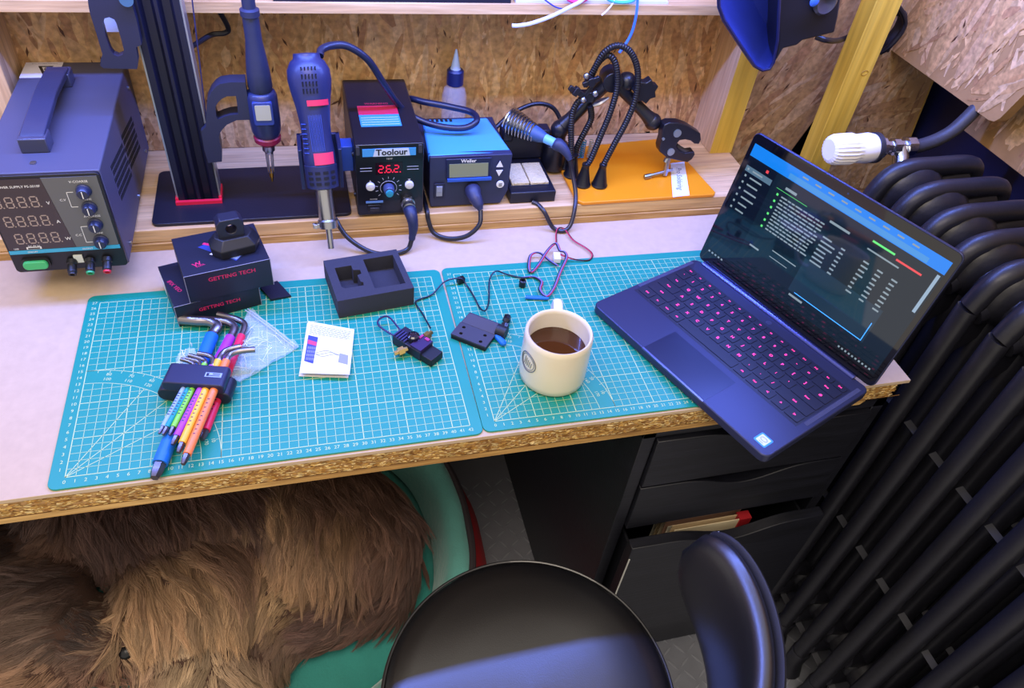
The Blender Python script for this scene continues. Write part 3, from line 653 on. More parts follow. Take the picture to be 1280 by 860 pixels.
m = M(); m.box(-6.5, -4.9, yy - .1, yy, 6.98, 7.3); m.obj('usb_socket', M_WH, ps, world=True); m = M(); m.box(-6.35, -5.05, yy - .14, yy - .1, 7.05, 7.2); m.obj('usb_tongue', M_DK, ps, world=True)
M().box(-1.9, -.9, yy - .2, yy, 4.6, 5.7).obj('terminal_plate', mat('c8ccc4', .5), ps, world=True)
for x, c in ((-2.2, '1a1a1e'), (-.2, '2f9a60'), (1.7, 'c22838')):
    m = M(); m.T = FR(x, yy, 4.9) @ Matrix.Rotation(.5, 4, 'X'); m.lathe([(.6, 0), (.62, .5), (.5, .6), (.55, 1.6), (.45, 1.7)], 14); t_ = m.obj('terminal_post', M_DK, ps, world=True)
    m = M(); m.T = FR(x, yy, 4.9) @ Matrix.Rotation(.5, 4, 'X'); m.lathe([(.28, 1.72), (.46, 1.72), (.46, 1.95), (.28, 1.95), (.28, 1.72)], 14); m.obj('terminal_ring', mat(c, .4), ps, world=True)
m = M(); hz = [(34.6, 17.0), (34.6, 18.5), (35.4, 19.0), (38.4, 19.2), (44.5, 19.5), (50.5, 19.2), (52.4, 19.0), (53.2, 18.5), (53.2, 17.0), (51.5, 17.0), (51.5, 18.3), (44.5, 18.8), (36.4, 18.3), (36.4, 17.0)]
n = len(hz); m.add([(-4.6, y, z) for y, z in hz] + [(-2.0, y, z) for y, z in hz], [range(n), list(range(n, 2 * n))[::-1]] + [(i, n + i, n + (i + 1) % n, (i + 1) % n) for i in range(n)])
m.obj('handle', mat('30334a', .38, bump=.1, bs=300), ps, world=True, bevel=.12)
for y0 in (34.4, 50.8): M().box(-4.8, -1.8, y0, y0 + 2.4, 17.0, 18.8).obj('handle_cap', mat('3a3d52', .28, coat=.3), ps, world=True, bevel=.15)
M().box(-8.6, -4.0, 53.8, 58.4, 17.01, 17.05).obj('warning_label', mat('d4d2dc', .5), ps, world=True)
m = M(); q = [(-6.9, 57.2), (-5.0, 57.2), (-5.95, 54.6)]; q2 = [(-6.4, 56.9), (-5.5, 56.9), (-5.95, 55.6)]
m.add([(x, y, 17.07) for x, y in q + q2], [(0, 1, 4, 3), (1, 2, 5, 4), (2, 0, 3, 5)]); write(m, '!', 1.0, T(-5.95, 56.4, 17.07, PI), bold=.03); write(m, 'WARNING HIGH VOLTAGE', .26, T(-6.2, 57.9, 17.07, PI)); m.obj('warning_print', M_DK, ps, ang=0, world=True)
m = M()
for r in range(2):
    for i in range(14):
        for j in range(6):
            y = (35 if r == 0 else 44) + i * .62 + (j % 2) * .3; z = 14.2 - j * .9 - r * 1.0 - i * .12; m.box(3.9, 3.93, y, y + .42, z - .28, z + .28)
o = m.obj('vent_slot', mat('08080c', .8), ps, world=True); o['kind'] = 'stuff'
for y, z in ((33, 4.6), (55, 14.8), (55, 5), (44, 4.4)): m = M(); m.cyl((3.85, y, z), (4.15, y, z), .28, n=10); m.obj('screw', M_STEEL, ps, world=True)
for x, y in ((-3.2, 32.2),): m = M(); m.cyl((x, y, 16.95), (x, y, 17.12), .35, n=12); m.obj('screw', M_STEEL, ps, world=True)
for x, y in ((-7.4, 38.6), (2.6, 38.6), (-7.4, 56), (2.6, 56)): m = M(); m.cyl((x, y, RZ), (x, y, 3.5), .7, n=12); m.obj('rubber_foot', M_RUB, ps, world=True)
# ---- tall stand with extrusion column, arm and electronic driver
st = thing('tool_stand', 'tall black aluminium column on a flat black base plate beside the power supply', 'stand', (19, 45, RZ))
m = M(); m.prism(rrect(26.6, 13.4, .9, 5, 19.1, 45.0), RZ, RZ + .5); m.obj('base_plate', mat('191a28', .38, bump=.15, bs=500), st, world=True, bevel=.06)
pf = [(9.1, 43.1), (10.4, 43.1), (10.4, 43.5), (10.8, 43.5), (10.8, 43.1), (12.7, 43.1), (12.7, 43.5), (13.1, 43.5), (13.1, 43.1), (14.4, 43.1), (14.4, 46.2), (9.1, 46.2)]
pf = [(9.1, 43.0), (9.9, 43.0), (10.3, 43.9), (11.2, 43.9), (11.6, 43.0), (12.0, 43.0), (12.4, 43.9), (13.3, 43.9), (13.7, 43.0), (14.4, 43.0), (14.4, 46.2), (9.1, 46.2)]
m = M(); m.prism(pf, RZ + .5, 46); m.obj('column', mat('16172a', .42, .2), st, world=True, bevel=.05)
for x in (8.85, 14.42): M().box(x, x + .22, 43.3, 46.0, RZ + .6, 46).obj('edge_strip', mat('9ca0a8', .35, .6), st, world=True)
m = M(); m.box(8.7, 14.8, 42.5, 43.0, RZ + .5, RZ + 1.0); m.box(8.7, 9.1, 43.0, 46.3, RZ + .5, RZ + 1.3); m.box(14.4, 14.8, 43.0, 46.3, RZ + .5, RZ + 1.3); m.obj('red_foot_clip', mat('d4203c', .4), st, world=True)
def C2(px0, py0, sc, y, L): return [(at(px0 + a / sc, py0 + b / sc, y=y).x, at(px0 + a / sc, py0 + b / sc, y=y).z) for a, b in L]
br_ = C2(110, 0, 7.167, 41.5, [(-10, -60), (5, 60), (20, 130), (75, 300), (130, 490), (112, 540), (110, 590), (140, 612), (440, 620), (450, 540), (430, 425), (480, 400), (440, 200), (400, 60), (370, -60)])
sl = C2(110, 0, 7.167, 41.5, [(190, 155), (150, 165), (130, 210), (140, 270), (165, 350), (200, 450), (230, 490), (270, 505), (310, 490), (322, 450), (300, 360), (255, 210), (235, 175)])
def ringplate(outer, inner, y0, y1, name, mt, parent, bevel=.05):
    bm = bmesh.new()
    for loop in (outer, inner):
        vs = [bm.verts.new((x, 0, z)) for x, z in loop]
        for i in range(len(vs)): bm.edges.new((vs[i], vs[(i + 1) % len(vs)]))
    bmesh.ops.triangle_fill(bm, use_beauty=True, use_dissolve=False, edges=bm.edges[:])
    q = M(); bm.verts.index_update(); V = [tuple(v.co) for v in bm.verts]; F = [[v.index for v in f.verts] for f in bm.faces]; bm.free()
    n = len(V); q.add([(x, y0, z) for x, _, z in V] + [(x, y1, z) for x, _, z in V], [f if True else f for f in F] + [[n + i for i in f[::-1]] for f in F])
    o = 0
    for loop in (outer, inner):
        k = len(loop); b = len(q.v); q.add([(x, y0, z) for x, z in loop] + [(x, y1, z) for x, z in loop], [(i, (i + 1) % k, k + (i + 1) % k, k + i) for i in range(k)])
    ob = q.obj(name, mt, parent, world=True, ang=30)
    bm = bmesh.new(); bm.from_mesh(ob.data); bmesh.ops.remove_doubles(bm, verts=bm.verts[:], dist=1e-6); bmesh.ops.recalc_face_normals(bm, faces=bm.faces[:]); bm.to_mesh(ob.data); bm.free(); ob.data.set_sharp_from_angle(angle=.5)
    return ob
ringplate(br_, sl, 41.5, 42.6, 'slotted_bracket', mat('1e2036', .45), st)
m = M(); m.box(5.6, 9.2, 44.2, 44.5, 27, 33); m.obj('rear_bracket_plate', mat('c4c6d0', .5), st, world=True)
m = M(); q = at(165, 0, y=41.5); m.cyl((q.x - .5, 41.6, q.z + .2), (q.x - .5, 40.9, q.z + .2), .75, n=20); m.obj('bracket_bolt', mat('5a86d8', .25, 1.0), st, world=True)
ao = C2(240, 80, 5.375, 43, [(62, 430), (95, 400), (97, 300), (103, 230), (130, 170), (160, 135), (190, 115), (250, 105), (358, 103), (372, 200), (390, 355), (300, 358), (235, 388), (205, 420), (188, 445), (182, 470), (200, 560), (202, 635), (110, 645), (85, 560)])
ai = C2(240, 80, 5.375, 43, [(160, 300), (160, 265), (175, 240), (200, 215), (235, 198), (295, 196), (302, 240), (310, 318), (260, 322), (215, 335), (175, 352), (165, 335)])
ringplate(ao, ai, 42.2, 44.4, 'tool_arm', mat('25283c', .45, bump=.1, bs=300), st)
q = at(285, 18, y=52); m = M(); m.tube(spline([(16.9, 50, 31), (17.3, 51, 28.5), (18.6, 52, 24.6), (18.2, 52.2, 23.6), (16.4, 52, 23.4), (14.8, 50, 23.2), (13.2, 47.5, 23.2)], 8), .34, 10); m.obj('stand_cable', M_CAB, st, world=True)
m = M(); m.cyl((15.9, 43.2, 31.6), (14.7, 43.3, 14.8), .09, n=6); m.obj('thin_cord', mat('23234a', .6), st, world=True)
dv = thing('electronic_driver', 'slim blue-black electronic driver with small screen hanging point-down from the stand arm', 'tool', (21.9, 43, 6.4))
def V(m, x, y): m.T = T(x, y, 0); return m
m = V(M(), 22.1, 43); m.lathe([(.5, 12.6), (1.55, 13.5), (1.9, 14.4), (2.0, 16), (1.95, 19.3), (1.75, 19.8), (1.5, 20.0)], 24); m.T = I4; m.obj('screen_housing', mat('1e2750', .4, coat=.2), dv, world=True, ang=50)
m = M(); m.T = FR(22.1, 41.4, 17.7); m.prism(rrect(2.5, 3.2, .3, 4), -.5, .5); m.obj('screen_frame', mat('2a3a80', .35), dv, world=True, bevel=.08)
m = M(); m.T = FR(22.1, 40.9, 17.9); m.prism(rrect(1.9, 2.1, .15, 4), 0, .06); m.obj('lcd_screen', mat('a8a898', .25), dv, world=True)
m = V(M(), 22.1, 43); m.lathe([(1.1, 12.3), (1.75, 12.9), (1.8, 13.5), (1.6, 13.7)], 24); m.obj('red_ring', mat('7a1838', .4), dv, world=True)
m = V(M(), 22.1, 43)
pr_ = [(1.35, 19.9), (1.55, 20.6), (1.45, 22.5), (1.25, 24.5), (1.0, 26.5), (.98, 29.4), (1.15, 29.5), (1.15, 30.2), (.8, 30.4), (.8, 32.5), (.6, 36), (.4, 42)]
m.lathe(pr_, 20); m.obj('handle', mat('242a44', .45, bump=.3, bs=120), dv, world=True, ang=50)
m = V(M(), 22.05, 43); m.lathe([(.55, 10.9), (.6, 11.2), (.85, 11.4), (.85, 12.2), (1.0, 12.5)], 14); m.obj('chuck', M_STEEL, dv, world=True)
m = M(); 
for k in range(6): a = PI / 3 * k; m.tube([(22.05 + .48 * math.cos(a), 43 + .48 * math.sin(a), 11.2), (21.95 + .35 * math.cos(a), 43 + .35 * math.sin(a), 7.9)], .1, 6)
o = m.obj('bit_cage', M_STEEL, dv, world=True); o['kind'] = 'stuff'
m = V(M(), 21.93, 43); m.lathe([(.05, 6.3), (.16, 6.5), (.2, 7.0), (.3, 7.1), (.3, 7.9), (.38, 8.0), (.38, 8.2), (.2, 8.3)], 12); m.obj('brass_tip', M_BRASS, dv, world=True)
# ---- hot air station
M_STB = mat('14141f', 0.38, bump=.15, bs=800, bdist=.0003)
ta = thing('hot_air_station', 'tall black hot air soldering station with red digits and an upper brand label', 'soldering station', (38, 47, RZ))
m = M(); m.box(33.2, 42.6, 37.9, 57, 3.5, 14.6); m.obj('case', M_STB, ta, world=True, bevel=.25)
m = M(); m.T = FR(0, 38.0, 0); m.prism(rrect(9.3, 11.2, .35, 4, 37.85, 9.1), 0, .45); m.obj('front_panel', mat('0b0b10', .3, coat=.3), ta, world=True, bevel=.1)
for x in (33.6, 42.0): M().box(x - .25, x + .25, 37.45, 37.9, 13.2, 14.5).obj('corner_block', mat('30303a', .4), ta, world=True, bevel=.08)
quad([(34.2, 12.95), (41.4, 12.95), (41.4, 14.1), (34.2, 14.1)], 37.53, .06, 'brand_label', mat('3f8fd0', .35), ta)
quad([(35.6, 12.95), (40.6, 12.95), (40.4, 14.1), (35.9, 14.1)], 37.46, .02, 'brand_label_field', mat('b8c4dc', .4), ta)
txt('Toolour', 1.25, FR(38.1, 37.42, 13.52) @ Matrix.Shear('XZ', 4, (.18, 0)) if False else FR(38.1, 37.42, 13.52), mat('101018', .4), ta, bold=.03)
m = M(); 
for k, ch_ in enumerate('262'): seg7(m, FR(36.3 + k * 1.05, 37.44, 9.95 + .5), .62, 1.05, .17, ch_)
m.obj('red_digits', mat('c01838', .4, emit=.8), ta, ang=0, world=True)
quad([(35.9, 10.1), (39.6, 10.1), (39.6, 11.9), (35.9, 11.9)], 37.52, .03, 'display_window', mat('1c0a12', .15), ta)
m = M()
for sx in (-1, 1):
    for dz in (0, .45): m.box(*sorted((37.8 + sx * 2.4, 37.8 + sx * 4.0)), 37.5, 37.54, 10.7 + dz, 10.76 + dz)
for k in range(11): a = math.radians(-40 + 26 * k); m.T = FR(37.6 + 1.5 * math.cos(a), 37.5, 7.9 + 1.5 * math.sin(a), 0) @ Matrix.Rotation(a, 4, 'Z'); m.box(0, .35, -.03, .03, 0, .03); m.T = I4
m.tube([(37.6 + 1.15 * math.cos(math.radians(-35 + 25 * k)), 37.5, 7.9 + 1.15 * math.sin(math.radians(-35 + 25 * k))) for k in range(11)], .035, 5)
for x, s in ((35.1, 1), (40.5, -1)): m.T = FR(x, 37.5, 9.1); m.add([(-.2, -.15 * s, .02), (.2, -.15 * s, .02), (0, .22 * s, .02)], [(0, 1, 2) if s > 0 else (2, 1, 0)]); m.T = I4
for s_, x, z, k in (('TEMP', 37.8, 12.5, .36), ('HANDLE', 40.3, 6.15, .3), ('POWER', 35.5, 6.15, .3)): write(m, s_, k, FR(x, 37.5, z), bold=.01)
m.obj('panel_print', mat('a8a8b0', .5), ta, ang=0, world=True)
for x in (35.1, 40.5): m = M(); m.T = FR(x, 37.55, 8.3); m.lathe([(.62, 0), (.62, .25), (.5, .4), (0, .45)], 22); m.obj('white_button', mat('c8c8cc', .4), ta, world=True)
m = M(); m.T = FR(37.6, 37.5, 7.9); m.lathe([(.78, 0), (.74, .9), (.62, 1.1), (0, 1.12)], 22); m.obj('dial_knob', mat('3a4468', .35), ta, world=True)
m = M(); m.T = FR(37.6, 36.4, 7.75); m.lathe([(.55, 0), (.5, .25), (0, .3)], 18); m.obj('dial_cap', mat('2a86a8', .4), ta, world=True)
M().box(34.4, 36.8, 37.45, 37.55, 5.55, 5.85).obj('blue_label_strip', mat('5a80c0', .4), ta, world=True)
m = M(); m.box(34.6, 36.5, 37.3, 37.55, 4.2, 5.3); sw = m.obj('power_switch', mat('17171c', .3), ta, world=True, bevel=.06)
m = M(); m.box(34.9, 36.2, 37.1, 37.3, 4.45, 4.95); m.obj('rocker', mat('2c2c34', .3), ta, world=True, bevel=.05)
m = M(); m.T = FR(40.3, 37.5, 5.3); m.lathe([(1.0, 0), (1.0, .35), (.8, .4), (.8, .9), (.92, 1.0), (.92, 1.6), (.6, 1.7)], 24); m.obj('socket', M_STEEL, ta, world=True)
m = M(); m.prism([(34.6, 42.5), (40.2, 42.5), (40.2, 48.3), (34.6, 48.3)], 14.62, 14.66); lb = m.obj('temperature_label', mat('3a8ac8', .4), ta, world=True)
m = M(); m.prism([(34.6, 45.8), (40.2, 45.8), (40.2, 48.4), (34.6, 48.4)], 14.665, 14.69); write(m, 'WARNING', .7, T(37.4, 49.0, 14.67)); m.obj('label_red_half', mat('c02848', .45), ta, world=True)
m = M(); 
for k in range(4): m.box(34.8, 40, 43.0 + k * .65, 43.06 + k * .65, 14.665, 14.68)
m.obj('label_lines', M_WH, ta, world=True)
for x, y in ((34.2, 39.2), (41.6, 39.2), (34.2, 56), (41.6, 56)): m = M(); m.cyl((x, y, RZ), (x, y, 3.5), .6, n=12); m.obj('rubber_foot', M_RUB, ta, world=True)
for z in (5.5, 12): m = M(); m.cyl((33.25, 40, z), (32.95, 40, z), .3, n=10); m.obj('screw', M_DK, ta, world=True)
m = M(); m.box(31.2, 33.15, 40.2, 42.6, 9.2, 13.0); m.obj('gun_cradle_mount', mat('2a4aa0', .4), ta, world=True, bevel=.1)
for x in (25.9, 31.0): M().box(x, x + .55, 37.6, 42.2, 8.2, 14.2).obj('gun_cradle_side', mat('1b2448', .4), ta, world=True, bevel=.12)
M().box(25.9, 31.55, 41.7, 42.2, 8.2, 14.2).obj('gun_cradle_back', mat('1b2448', .4), ta, world=True, bevel=.1)
m = M(); m.T = FR(40.3, 35.8, 5.3); m.lathe([(.85, 0), (.95, .3), (.85, .8), (.7, 2.0), (.55, 3.0), (.4, 3.2)], 18); 
m = M(); m.tube(spline([(40.3, 36, 5.2), (40.5, 34.8, 4.6), (40.6, 34.2, 3.2), (40.3, 33.6, 1.6)], 6), [.9, .95, .95, .9, .9, .85, .85, .8, .8, .75, .75, .7, .7, .65, .6, .55, .5, .5, .45], 14); m.obj('cable_boot', mat('1c2440', .45, bump=.4, bs=60), ta, world=True)
m = M(); m.tube(spline([(40.3, 33.6, 1.6), (39.6, 33.0, .4), (37.5, 32.6, .12), (34.5, 33.2, .2), (31.5, 35, 1.6), (30.0, 37, 3.5), (29.4, 39, 4.0), (29.2, 44, 4.6)], 8), .34, 10); m.obj('front_cable', M_CAB, ta, world=True)
# ---- hot air gun
tip = Vector((28.95, 31.6, 2.6)); top = Vector((28.2, 41.0, 25.0)); ax = (top - tip); GLn_ = ax.length; ax.normalize(); gx = Vector((1, 0, 0)); gz = ax; gy = gz.cross(gx).normalized(); gx = gy.cross(gz)
GM = Matrix(((gx.x, gy.x, gz.x, tip.x), (gx.y, gy.y, gz.y, tip.y), (gx.z, gy.z, gz.z, tip.z), (0, 0, 0, 1)))
gn = thing('hot_air_gun', 'navy blue handheld hot air gun with steel nozzle pointing down in its cradle', 'heat gun', tip)
def G(): q = M(); q.T = GM; return q
G().lathe([(.33, 0), (.42, 0), (.42, 2.9)], 16).obj('nozzle', M_STEEL, gn, world=True)
m = G(); m.lathe([(.5, 2.8), (1.25, 2.9), (1.3, 3.9), (1.1, 4.1), (1.1, 8.4)], 24); m.obj('barrel', M_STEEL, gn, world=True)
m = G(); m.box(-2.0, -1.1, -.5, .3, 3.0, 3.6); m.cyl((-1.6, -.9, 3.3), (-1.6, .6, 3.3), .3, n=10); m.obj('clamp_ear', M_STEEL, gn, world=True, bevel=.05)
m = G(); m.lathe([(1.5, 8.2), (2.05, 8.4), (2.1, 11.3), (1.9, 11.5)], 28); m.obj('vented_collar', mat('1c2344', .42), gn, world=True)
m = G()
for zz in (8.9, 9.6, 10.3):
    for k in range(4):
        a = -PI / 2 - .75 + k * .5; q = [(2.14 * math.cos(a + d), 2.14 * math.sin(a + d)) for d in (-.16, 0, .16)]
        m.add([(x, y, zz) for x, y in q] + [(x, y, zz + .36) for x, y in q], [(0, 1, 4, 3), (1, 2, 5, 4)])
o = m.obj('collar_slot', mat('06060c', .8), gn, ang=0, world=True); o['kind'] = 'stuff'
m = G(); pr_ = [(1.9, 11.2), (2.05, 11.6), (2.0, 13), (1.85, 14.5), (1.9, 16.5), (2.15, 18.6), (2.5, 20.4), (2.7, 21.8), (2.62, 23.0), (2.1, 24.0), (1.7, 24.3), (1.6, 24.9), (0, 25.0)]
m.lathe(pr_, 36); m.obj('body', mat('1e2650', .42, bump=.15, bs=500, coat=.15), gn, world=True, ang=60)
m = G()
for k in range(9): x = -.75 + k * .19; m.tube([(x, -math.sqrt(1.95 ** 2 - x * x) - .02, 13.2), (x, -math.sqrt(2.0 ** 2 - x * x), 18.0)], .05, 5)
for k in range(7): m.tube([(1.75 * s_ * 1 - .0, -1.15, 13 + k * .6) for s_ in (-1,)] + [(-1.2, -1.65, 13 + k * .6)], .08, 5)
o = m.obj('grip_rib', mat('2f4690', .35), gn, world=True); o['kind'] = 'stuff'
m = G()
for r in range(4):
    for k in range(5):
        x = -.95 + k * .42 + r * .02; R_ = 2.62; m.T = GM @ T(x, -math.sqrt(max(.1, (2.72 - .12 * abs(r - 1.5)) ** 2 - x * x)) - .0, 20.3 + r * .85, 0, .25); m.box(-.07, .07, -.04, .03, 0, .55)
        m.box(-.07, .12, -.04, .03, .5, .6)
m.T = I4; o = m.obj('intake_slot', mat('06080f', .8), gn, ang=0, world=True); o['kind'] = 'stuff'
def band(z0, z1, r, a0, a1, name, mt):
    m = G(); k = 14; vs = []
    for z in (z0, z1):
        for i in range(k + 1): a = a0 + (a1 - a0) * i / k; vs.append((r * math.cos(a), r * math.sin(a), z))
    m.add(vs, [(i, i + 1, k + 2 + i, k + 1 + i) for i in range(k)]); return m.obj(name, mt, gn, world=True)
band(18.8, 19.5, 2.38, -PI / 2 - .3, -PI / 2 + .95, 'red_strip', mat('d02a48', .45)); band(11.5, 13.0, 2.1, -PI / 2 - .35, -PI / 2 + 1.0, 'red_label', mat('d83858', .45))
m = M(); m.tube(spline([at(400, 70, y=42), at(402, 62, y=43), at(415, 57, y=44), at(435, 58, y=44.5), at(460, 75, y=45), at(480, 105, y=46), at(500, 133, y=48), at(520, 148, y=48), at(550, 158, y=46.5), at(580, 160, y=46), (51.8, 46.5, 12.8), (51.6, 49, 12.9), (48.5, 51, 12.9), (45, 52, 13.2), (42.9, 54, 12.8), (42.8, 57.6, 10.0)], 8), .48, 12)
tag(m.obj('hot_air_hose', mat('141a34', .4, coat=.15)), 'thick dark hose looping from the hot air gun over the black station', 'hose')
# ---- digital soldering station
wl = thing('digital_soldering_station', 'low blue and black soldering station with a grey-green screen and arrow buttons', 'soldering station', (49.5, 45, RZ))
m = M(); fr = [(44.3, 3.2), (54.6, 3.2), (55.6, 5.4), (55.9, 11.3), (43.8, 11.3), (43.8, 4.2)]
m.T = I4
def slab(pts, y0, y1, name, mt, parent, bevel=.1, dz=None):
    q = M(); k = len(pts); q.add([(x, y0, z) for x, z in pts] + [(x, y1, z) for x, z in pts], [range(k), list(range(k, 2 * k))[::-1]] + [(i, k + i, k + (i + 1) % k, (i + 1) % k) for i in range(k)])
    return q.obj(name, mt, parent, world=True, bevel=bevel)
slab([(43.9, 3.3), (54.5, 3.3), (55.5, 5.4), (55.8, 10.2), (43.7, 10.2), (43.7, 4.2)], 40.6, 52.6, 'lower_case', mat('20243c', .45), wl)
m = M(); m.add([(43.6, 39.9, 11.3), (55.9, 39.9, 11.2), (54.9, 52.2, 10.3), (44.6, 52.2, 10.3), (43.6, 40.1, 9.9), (55.9, 40.1, 9.9), (54.9, 52.4, 8.2), (44.6, 52.4, 8.2)], [(0, 1, 2, 3), (0, 4, 5, 1), (1, 5, 6, 2), (2, 6, 7, 3), (3, 7, 4, 0), (7, 6, 5, 4)]); m.obj('blue_lid', mat('4496dc', .42), wl, world=True, bevel=.3)
m = M()
for k in range(6): m.box(45.2 + k * .7, 45.6 + k * .7, 51.0, 51.6, 10.32, 10.5)
m.obj('lid_vents', M_DK, wl, world=True)
pn = [(43.9, 39.0, 3.3), (54.5, 39.0, 3.3), (55.5, 39.1, 5.4), (55.8, 39.6, 11.2), (43.7, 39.6, 11.2), (43.7, 39.1, 4.2)]
m = M(); k = 6; m.add(pn + [(x, 40.9, z) for x, y, z in pn], [range(k), list(range(k, 2 * k))[::-1]] + [(i, k + i, k + (i + 1) % k, (i + 1) % k) for i in range(k)]); m.obj('front_panel', mat('262a46', .45), wl, world=True, bevel=.12)
quad([(46.1, 7.7), (52.7, 7.7), (52.6, 11.1), (46.0, 11.1)], 39.25, .25, 'display_bezel', mat('1c2040', .35), wl, bevel=.08)
quad([(46.5, 8.15), (52.2, 8.15), (52.1, 10.35), (46.4, 10.35)], 38.98, .05, 'lcd_screen', mat('83876c', .25), wl)
quad([(46.2, 7.6), (52.7, 7.6), (52.7, 8.0), (46.2, 8.0)], 39.0, .35, 'bezel_lip', mat('2e54b8', .35), wl)
txt('Weller', .78, FR(49.2, 38.96, 10.75), M_WH, wl, bold=.02)
for s in (1, -1): m = M(); m.T = FR(53.9, 39.2, 9.9 if s > 0 else 8.5); m.add([(-.5, -.42 * s, 0), (.5, -.42 * s, 0), (0, .55 * s, 0), (-.5, -.42 * s, .15), (.5, -.42 * s, .15), (0, .55 * s, .15)], [(0, 1, 2), (3, 4, 5), (0, 1, 4, 3), (1, 2, 5, 4), (2, 0, 3, 5)]); m.obj('arrow_button', M_WH, wl, world=True)
m = M(); m.T = FR(54.2, 39.1, 6.6); m.lathe([(.58, 0), (.58, .15), (0, .18)], 20); b_ = m.obj('round_button', M_WH, wl, world=True); txt('-?', .5, FR(54.2, 38.88, 6.6), M_DK, wl) if False else None
m = M(); m.T = FR(54.2, 38.9, 6.6); m.box(-.25, .25, -.25, -.12, 0, .03); m.box(-.25, .25, .05, .18, 0, .03); m.obj('button_mark', M_DK, wl, world=True)
m = M(); m.T = FR(45.1, 39.1, 6.0); m.box(-.75, .75, -1.2, 1.2, 0, .15); m.obj('switch_frame', mat('1c2038', .4), wl, world=True, bevel=.04)
m = M(); m.T = FR(45.1, 38.95, 6.0); m.box(-.45, .45, -.85, .85, 0, .1); m.box(-.4, .4, -.1, .8, .1, .2); m.obj('power_switch', mat('8890a4', .35), wl, world=True, bevel=.04)
m = M(); m.tube(spline([(50.0, 39.2, 6.0), (50.1, 37.8, 5.6), (50.5, 36.8, 4.9), (50.8, 36.2, 4.2)], 6), [1.15, 1.2, 1.2, 1.2, 1.15, 1.1, 1.05, 1.0, 1.0, .95, .9, .85, .8, .75, .7, .6, .5, .45, .4], 18); m.obj('plug_boot', mat('282c48', .45, bump=.6, bs=70), wl, world=True)
m = M(); m.tube(spline([(50.8, 36.2, 4.2), (50.4, 34.8, 2.6), (48.5, 34.4, 1.0), (46.0, 35.0, .3), (44.0, 36.2, .6), (43.3, 37.2, 2.2), (43.2, 38.4, 3.4), (43.25, 44, 3.4), (43.2, 53, 3.5)], 8), .34, 10); m.obj('cable', M_CAB, wl, world=True)
# ---- soldering iron stand
sd = thing('soldering_iron_stand', 'black soldering iron stand with a yellowed sponge tray and steel spring holder', 'stand', (60, 46, RZ))
m = M(); m.box(56.0, 63.2, 39.0, 50.6, RZ, 4.9); m.obj('tray', mat('131420', .4), sd, world=True, bevel=.2)
M().box(56.3, 62.6, 40.8, 46.3, 4.8, 5.0).obj('tray_lip', mat('202230', .4), sd, world=True, bevel=.05)
M_SPG = mat('c8b890', .95, bump=1.0, bs=260, var=.2, vs=60, bdist=.003)
for a, b in ((56.6, 59.4), (59.55, 62.5)): M().box(a, b, 40.9, 46.6, 4.7, 5.4).obj('sponge', M_SPG, sd, world=True, bevel=.15)
m = M(); m.box(56.4, 64.4, 48.4, 50.2, 4.9, 9.6); m.box(56.4, 58.2, 47.8, 50.2, 8.4, 10.6); m.box(62.3, 64.2, 47.8, 50.2, 8.0, 10.2); m.obj('back_bracket', mat('141628', .42), sd, world=True, bevel=.3)
a0, a1 = Vector((57.6, 49.0, 11.3)), Vector((62.6, 44.2, 10.6)); ad = (a1 - a0).normalized(); s1 = ad.cross(Vector((0, 0, 1))).normalized(); s2 = s1.cross(ad)
pts = []
for i in range(9 * 16 + 1):
    t = i / (9 * 16); w = 2 * PI * i / 16; r = 2.15 - .9 * t; c_ = a0 + ad * (t * 4.6); pts.append(c_ + s1 * r * math.cos(w) + s2 * r * math.sin(w))
m = M(); m.tube(pts, .15, 6); m.obj('spring_holder', mat('b8bcc4', .22, 1.0), sd, world=True)
m = M(); m.tube([a0 + ad * .1, a0 + ad * 4.0], [1.75, 1.05], 20); m.obj('inner_funnel', mat('70747c', .35, .9), sd, world=True)
ir = thing('soldering_iron', 'soldering iron with pale blue grip resting in the spring holder', 'soldering iron', a0)
P_ = lambda t, dz=0: a0 + ad * t + Vector((0, 0, dz))
m = M(); m.tube([P_(2.0), P_(3.2), P_(3.9), P_(5.6), P_(6.4)], [1.0, 1.35, 1.3, 1.0, .75], 20); m.obj('grip', mat('34507e', .5, bump=.2, bs=200), ir, world=True, ang=50)
m = M(); m.tube([P_(6.3), P_(8.2)], [.72, .66], 18); m.obj('sleeve', mat('6fb2e8', .4), ir, world=True)
m = M(); m.tube(spline([P_(8.1), P_(9.2, -.1), P_(10.2, -.6), P_(11, -1.5)], 5), [.85, .95, 1, 1, .95, .9, .85, .8, .75, .7, .65, .6, .55, .5, .45, .4], 16); m.obj('boot', mat('28304e', .5, bump=.3, bs=100), ir, world=True, ang=60)
e = P_(11, -1.5); m = M(); m.tube(spline([e, (66.1, 41.0, 6.6), (66.4, 39.0, 4.2), (65.8, 36.9, 2.6), (65.0, 35.6, .8), (63.8, 35.2, .15), (62.3, 35.8, .5), (61.0, 36.9, 2.6), (60.2, 38.2, 3.2), (59.5, 38.8, 3.3)], 8), .33, 10); m.obj('cord', mat('1c1820', .4, coat=.2), ir, world=True)
m = M(); m.tube(spline([at(616, 163, y=52), at(640, 142, y=54), at(668, 130, y=55), at(690, 134, y=55), at(701, 152, y=54), at(700, 172, y=52), at(690, 186, y=50.5)], 8), .36, 10)
tag(m.obj('looped_cable', M_CAB), 'black cable arching behind the soldering iron stand against the chipboard', 'cable')
